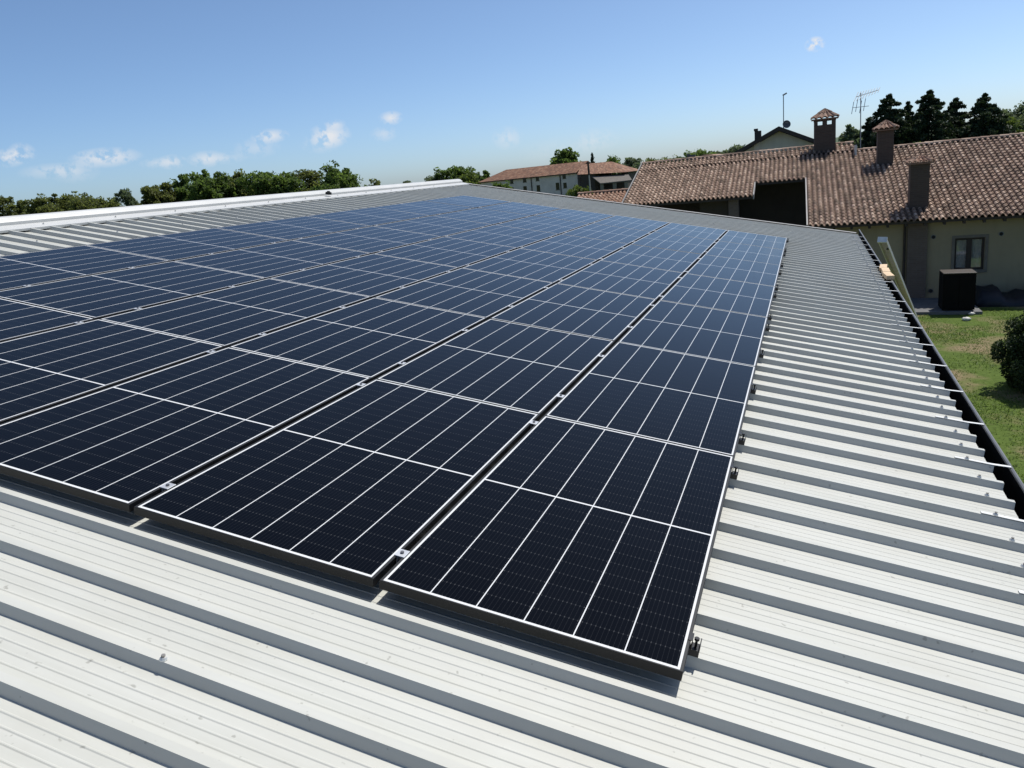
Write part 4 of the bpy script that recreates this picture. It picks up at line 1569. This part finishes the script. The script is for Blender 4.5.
# row of trees beyond the ridge, left part: lower
G1 = 'low trees in the left row beyond the ridge'
ORD = ['first', 'second', 'third', 'fourth', 'fifth', 'sixth', 'seventh', 'eighth', 'ninth', 'tenth']
for i, (px, py, w_) in enumerate(((-14, 194, 9), (4, 191.5, 8.5), (21, 199.5, 8), (37, 196.5, 8.5), (52, 194, 9), (67, 193.5, 9), (83, 195, 8.5), (98, 197, 8), (110, 201, 6.5))):
    x, y, h = stand(px, py, 152 + 5 * (i % 3))
    lab = ('olive green tree standing behind the leftmost tree of the low row, half outside the view' if i == 0 else
           'olive green tree, %s from the left in the low row of trees beyond the ridge' % ORD[i - 1])
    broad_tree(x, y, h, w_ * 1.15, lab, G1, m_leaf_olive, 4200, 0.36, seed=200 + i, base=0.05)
x, y, h = stand(121, 185.5, 140)
broad_tree(x, y, h, 5.2, 'small lone grey-green tree in the gap between the two tree rows', None, m_leaf_pale, 2600, 0.30, seed=230, base=0.12)
x, y, h = stand(133, 199, 142)
broad_tree(x, y, h, 3.6, 'low bush at the right foot of the small lone tree', None, m_leaf_olive, 1200, 0.30, seed=231, base=0.05, name='leafy_bush', cat='bush')
G2 = 'tall trees in the dense row beyond the ridge'
for i, (px, py, w_) in enumerate(((150, 183, 7), (165, 180.5, 8), (182, 174, 8.5), (199, 168, 9.5), (219, 173.5, 9.5), (240, 172, 9.5), (262, 171.5, 10), (285, 170.5, 10), (307, 168, 10), (330, 167.5, 10), (346, 173, 8.5))):
    x, y, h = stand(px, py, 150 + 4 * (i % 3))
    ds = ['leftmost, rather light tree of the tall dense row beyond the ridge', 'second tree from the left in the tall dense row beyond the ridge', 'third tree from the left in the tall dense row beyond the ridge',
          'darkest and highest tree, fourth from the left in the tall dense row', 'fifth tree from the left in the tall dense row beyond the ridge', 'middle tree of the tall dense row beyond the ridge',
          'fifth tree from the right end of the tall dense row', 'fourth tree from the right end of the tall dense row', 'third tree from the right end of the tall dense row',
          'second tree from the right end of the tall dense row', 'rightmost tree of the tall dense row, sloping down to the ridge'][i]
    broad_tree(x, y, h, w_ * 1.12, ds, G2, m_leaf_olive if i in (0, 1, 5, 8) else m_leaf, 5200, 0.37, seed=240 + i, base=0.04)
# small ones on the horizon in the middle
for (px, py, Yd, w_, lab, mm) in ((376, 177.5, 170, 4.6, 'small round bush on the horizon just right of the tall dense row', m_leaf_olive),
                                  (394, 182.5, 210, 2.6, 'tiniest bush on the horizon over the white ridge cap', m_leaf_pale),
                                  (406, 179.0, 210, 4.6, 'low grey-green bush on the horizon over the white ridge cap', m_leaf_pale)):
    x, y, h = stand(px, py, Yd)
    broad_tree(x, y, h, w_, lab, None, mm, 1300, 0.36, seed=int(px), base=0.05, name='leafy_bush', cat='bush')
for i, (px, py, Yd, w_, lab, mm) in enumerate(((436, 173.5, 185, 7, 'grey-green tree at the end of the white ridge cap, lowest of its clump', m_leaf_pale),
                                   (448, 167.5, 185, 8, 'broad grey-green tree above the end of the white ridge cap', m_leaf),
                                   (460, 166.0, 185, 8, 'tallest grey-green tree of the clump above the ridge end', m_leaf),
                                   (468, 172.5, 170, 7, 'bright green tree in front of the clump left of the white farm', m_leaf_lime),
                                   (478, 171.5, 190, 5, 'pale thin tree between the clump and the white farm', m_leaf_pale),
                                   (485, 169.5, 175, 4.6, 'dark tree against the left end of the white farm', m_leaf))):
    x, y, h = stand(px, py, Yd)
    broad_tree(x, y, h, w_, lab, 'trees left of the white farm', mm, 2600, 0.36, seed=300 + i, base=0.08)
x, y, h = stand(563.5, 146.5, 186)
broad_tree(x, y, h, 8.0, 'big round green tree standing behind the white farm roof', None, m_leaf, 5200, 0.36, seed=321, base=0.2)
for i, (px, py, Yd, w_, lab, mm) in enumerate(((584, 161, 230, 3, 'small pale treetop beside the big round tree behind the farm', m_leaf_pale),
                                   (609, 158, 230, 8, 'dark rounded treetop behind the barn roof', m_leaf),
                                   (624, 163.5, 200, 6, 'dark tree at the right slope of the barn roof', m_leaf),
                                   (634, 157, 175, 7, 'pale feathery tree between the barn and the tiled roof', m_leaf_pale),
                                   (652, 161, 260, 12, 'flat-topped tree just over the left end of the tiled ridge', m_leaf_olive),
                                   (668, 159.5, 260, 12, 'second distant tree from the left over the tiled ridge', m_leaf_olive),
                                   (682, 157, 260, 9, 'distant tree just left of the dark vent pipes', m_leaf_pale),
                                   (702, 150, 230, 10, 'distant round tree behind the low red roof peak', m_leaf),
                                   (722, 150, 230, 6, 'slim distant tree left of the cream gable', m_leaf_pale),
                                   (731, 146.5, 230, 8, 'grey-green tree touching the left eave of the cream gable', m_leaf_pale))):
    x, y, h = stand(px, py, Yd)
    broad_tree(x, y, h, w_, lab, 'distant trees behind the roofs', mm, 2200, 0.42, seed=330 + i, base=0.08)
x, y, h = stand(611.5 - 19.5, 152.8, 215)
conifer(x, y, h, 3.2, 'small distant pointed conifer between the big round tree and the barn', None, seed=19, n=1500, leaf=0.3)
for (px, py, Yd, w_, lab, mm) in ((499, 181.5, 138, 4.2, 'dark shrub in front of the left part of the white farm', m_leaf),
                                  (507, 184, 138, 2.6, 'small shrub right of the dark shrub before the farm', m_leaf),
                                  (574, 187.5, 128, 5.0, 'bright green bush in front of the right corner of the white farm', m_leaf_lime)):
    x, y, h = stand(px, py, Yd)
    broad_tree(x, y, h, w_, lab, None, mm, 1600, 0.28, seed=int(px), base=0.03, name='leafy_bush', cat='bush')
# dark conifers behind the farmhouse
G3 = 'dark conifers behind the farmhouse'
for i, (px, py, Yd, w_, lab) in enumerate(((869, 118, 68, 2.6, 'slim dark conifer just right of the TV aerial'),
                                   (889, 94.0, 68, 5.2, 'broad dark conifer behind the middle chimney'),
                                   (908, 101, 72, 2.6, 'narrow dark conifer between the two tallest conifers'),
                                   (930, 90.0, 68, 5.4, 'tallest dark conifer, centred behind the right ridge'),
                                   (956, 97.5, 70, 4.2, 'dark conifer second from the right in the group'),
                                   (985, 93.0, 68, 4.7, 'rightmost dark conifer of the group'))):
    x, y, h = stand(px, py, Yd)
    conifer(x, y, h, w_ * 1.6, lab, G3, seed=400 + i, n=28000, leaf=0.13)
x, y, h = stand(913, 139, 58)
broad_tree(x, y, h, 3.6, 'bright green bushy tree in front of the conifers right of the middle chimney', None, m_leaf_lime, 2600, 0.16, seed=431, base=0.1)
for i, (px, py, Yd, w_, lab, mm) in enumerate(((849, 121.5, 190, 5.5, 'pale poplar between the big chimney and the TV aerial', m_leaf_pale),
                                   (858, 131, 190, 5, 'low pale tree at the foot of the TV aerial', m_leaf_pale),
                                   (1002, 121, 120, 5, 'yellow-green tree right of the conifers', m_leaf_lime),
                                   (1008, 106.5, 170, 9, 'pale grey-green poplar right of the conifers', m_leaf_pale),
                                   (1024, 106, 170, 10, 'pale grey-green poplar at the right edge of the view', m_leaf_pale))):
    x, y, h = stand(px, py, Yd)
    broad_tree(x, y, h, w_, lab, None, mm, 2800, 0.34, seed=440 + i, base=0.08)


# ------------------------------------------------------------------ shrub in the yard
q = aw(1055, 390, 60) - CAMLOC
pb = CAMLOC + q * ((GZ - CAMLOC.z) / q.z)
bx_, by_ = pb.x, pb.y
r_ = np.random.default_rng(77)
cs, rs = [], []
BH, BR_ = 1.9, 1.3
for i in range(190):
    z = r_.uniform(0.06, 0.98)
    rad = BR_ * (math.sin(math.pi * min(0.5, 0.16 + z * 0.8)) if z < 0.45 else math.cos((z - 0.45) / 0.55 * 1.35)) * r_.uniform(0.45, 0.95)
    an = r_.uniform(0, 2 * math.pi)
    cs.append([math.cos(an) * rad, math.sin(an) * rad, z * BH]); s_ = r_.uniform(0.14, 0.26); rs.append([s_, s_, s_ * 1.4])
sh_ = empty('round_shrub', (bx_, by_, GZ), 'dense dark conical evergreen shrub on the lawn beyond the gutter', 'shrub')
mb = MB(); mb.tube((0, 0, -0.05), (0, 0, BH * 0.7), 0.07, 0.02, n=8)
for k in range(12):
    an = k * 2.4
    mb.tube((0, 0, 0.2 + 0.1 * k), (math.cos(an) * 0.5, math.sin(an) * 0.5, 0.5 + 0.11 * k), 0.02, 0.008, n=5)
build('stem', mb, m_bark, sh_)
V, tint = leaf_cloud(np.array(cs), np.array(rs), 70000, 0.036, seed=9)
link('foliage', foliage_mesh('foliage', V, tint, m_bush), sh_)

# grass blades on the part of the lawn the picture shows
r_ = np.random.default_rng(31)
n = 110000
gxp = r_.uniform(2.2, 12.0, n); gyp = r_.uniform(8.0, 28.6, n)
clump = (np.sin(gxp * 2.1 + gyp * 0.7) + np.sin(gxp * 0.9 - gyp * 1.7 + 2) + r_.normal(0, 0.8, n))
keep = clump > 0.0
gxp, gyp = gxp[keep], gyp[keep]
n = len(gxp)
hgt = r_.uniform(0.012, 0.045, n); ang_ = r_.uniform(0, math.pi, n); wd = r_.uniform(0.006, 0.015, n)
lx, ly = r_.normal(0, 0.03, n), r_.normal(0, 0.03, n)
P = np.stack([gxp, gyp, np.full(n, GZ)], 1)
S_ = np.stack([np.cos(ang_) * wd, np.sin(ang_) * wd, np.zeros(n)], 1)
T_ = np.stack([lx, ly, hgt], 1)
V = np.stack([P - S_, P + S_, P + S_ * 0.3 + T_, P - S_ * 0.3 + T_], 1)
tint = np.clip(r_.normal(0.5, 0.25, n), 0, 1)
tag(link('lawn_grass', foliage_mesh('lawn_grass', V, tint, m_grass)), 'short patchy green lawn between the gutter and the farmhouse', 'grass', kind='stuff')

d = aw(328.5, 193.2, 60) - CAMLOC                 # small dark fitting on the ridge cap
nv = RM @ Vector((0, 0, 1))
base_ = rf(-8.27, 0, 0.0)
tt = (base_ - CAMLOC).dot(nv) / d.dot(nv)
q = CAMLOC + d * tt
mb = MB()
mb.tube(q - nv * 0.02, q + nv * 0.02, 0.06, 0.055, n=12)
mb.tube(q + nv * 0.02, q + nv * 0.04, 0.035, 0.025, n=12)
tag(build('ridge_vent', mb, m_dark, None, tuple(q)), 'small black fitting sitting on the white ridge cap', 'vent')

# ------------------------------------------------------------------ metal channel leaning on the gutter, with wooden blocks
p1 = aw(882.5, 238.5, 14.6)
d = aw(920, 330, 60) - CAMLOC
p0 = CAMLOC + d * ((GZ - CAMLOC.z) / d.z)
ax = (p1 - p0).normalized()
L = (p1 - p0).length
sd = Vector((0.93, -0.36, 0)); sd = (sd - ax * sd.dot(ax)).normalized()
up_ = ax.cross(sd).normalized()
if up_.dot(CAMLOC - p1) < 0:
    up_ = -up_
chn = MB()


def cq(s_, u, v):
    return p0 + ax * s_ + sd * u + up_ * v


def cbox(mb, s0, s1, u0, u1, v0, v1):
    mb.hexa([cq(s0, u0, v0), cq(s1, u0, v0), cq(s1, u1, v0), cq(s0, u1, v0)], [cq(s0, u0, v1), cq(s1, u0, v1), cq(s1, u1, v1), cq(s0, u1, v1)])


lad = empty('metal_channel', tuple(p0), 'long grey metal channel leaning against the gutter near the farmhouse', 'metal channel')
hw_ = 0.072
mb = MB(); cbox(mb, 0, L, -hw_ + 0.006, hw_ - 0.006, 0, 0.006)
build('web', mb, m_channel, lad, tuple(p0))
for sgn in (-1, 1):
    mb = MB(); cbox(mb, 0, L, sgn * hw_ - 0.006, sgn * hw_ + 0.006, -0.01, 0.06)
    build('flange', mb, m_strap, lad, tuple(p0))
mb = MB(); cbox(mb, L - 0.05, L + 0.01, -hw_ - 0.012, hw_ + 0.012, -0.03, 0.075)
build('end_cap', mb, m_strap, lad, tuple(p0))
mb = MB()
mb.tube(cq(L - 0.75, 0.03, 0.006), cq(L - 0.75, 0.03, 0.045), 0.022, n=8)
build('knob', mb, m_bolt, lad, tuple(p0))
for i, (px, py) in enumerate(((884.2, 261.3), (886.6, 264.8), (889.3, 268.6))):
    d = aw(px, py, 60) - CAMLOC
    tt = (gx1 - 0.01 - CAMLOC.x) / d.x
    q = CAMLOC + d * tt
    M = Matrix.Translation((gx1 - 0.02, q.y, gl + 0.017)) @ Matrix.Rotation(R(-6 + 5 * i), 4, 'Z')
    mb = MB(); mb.box((-0.052, -0.20, 0), (0.052, 0.20, 0.06), 0, M)
    tag(build('wooden_block', mb, m_wood_pale, None, tuple(M.translation), bevel=0.004), 'pale wooden block laid on the gutter lip, %s of the three' % ('farthest', 'middle', 'nearest')[i], 'wooden block', 'wooden blocks on the gutter')
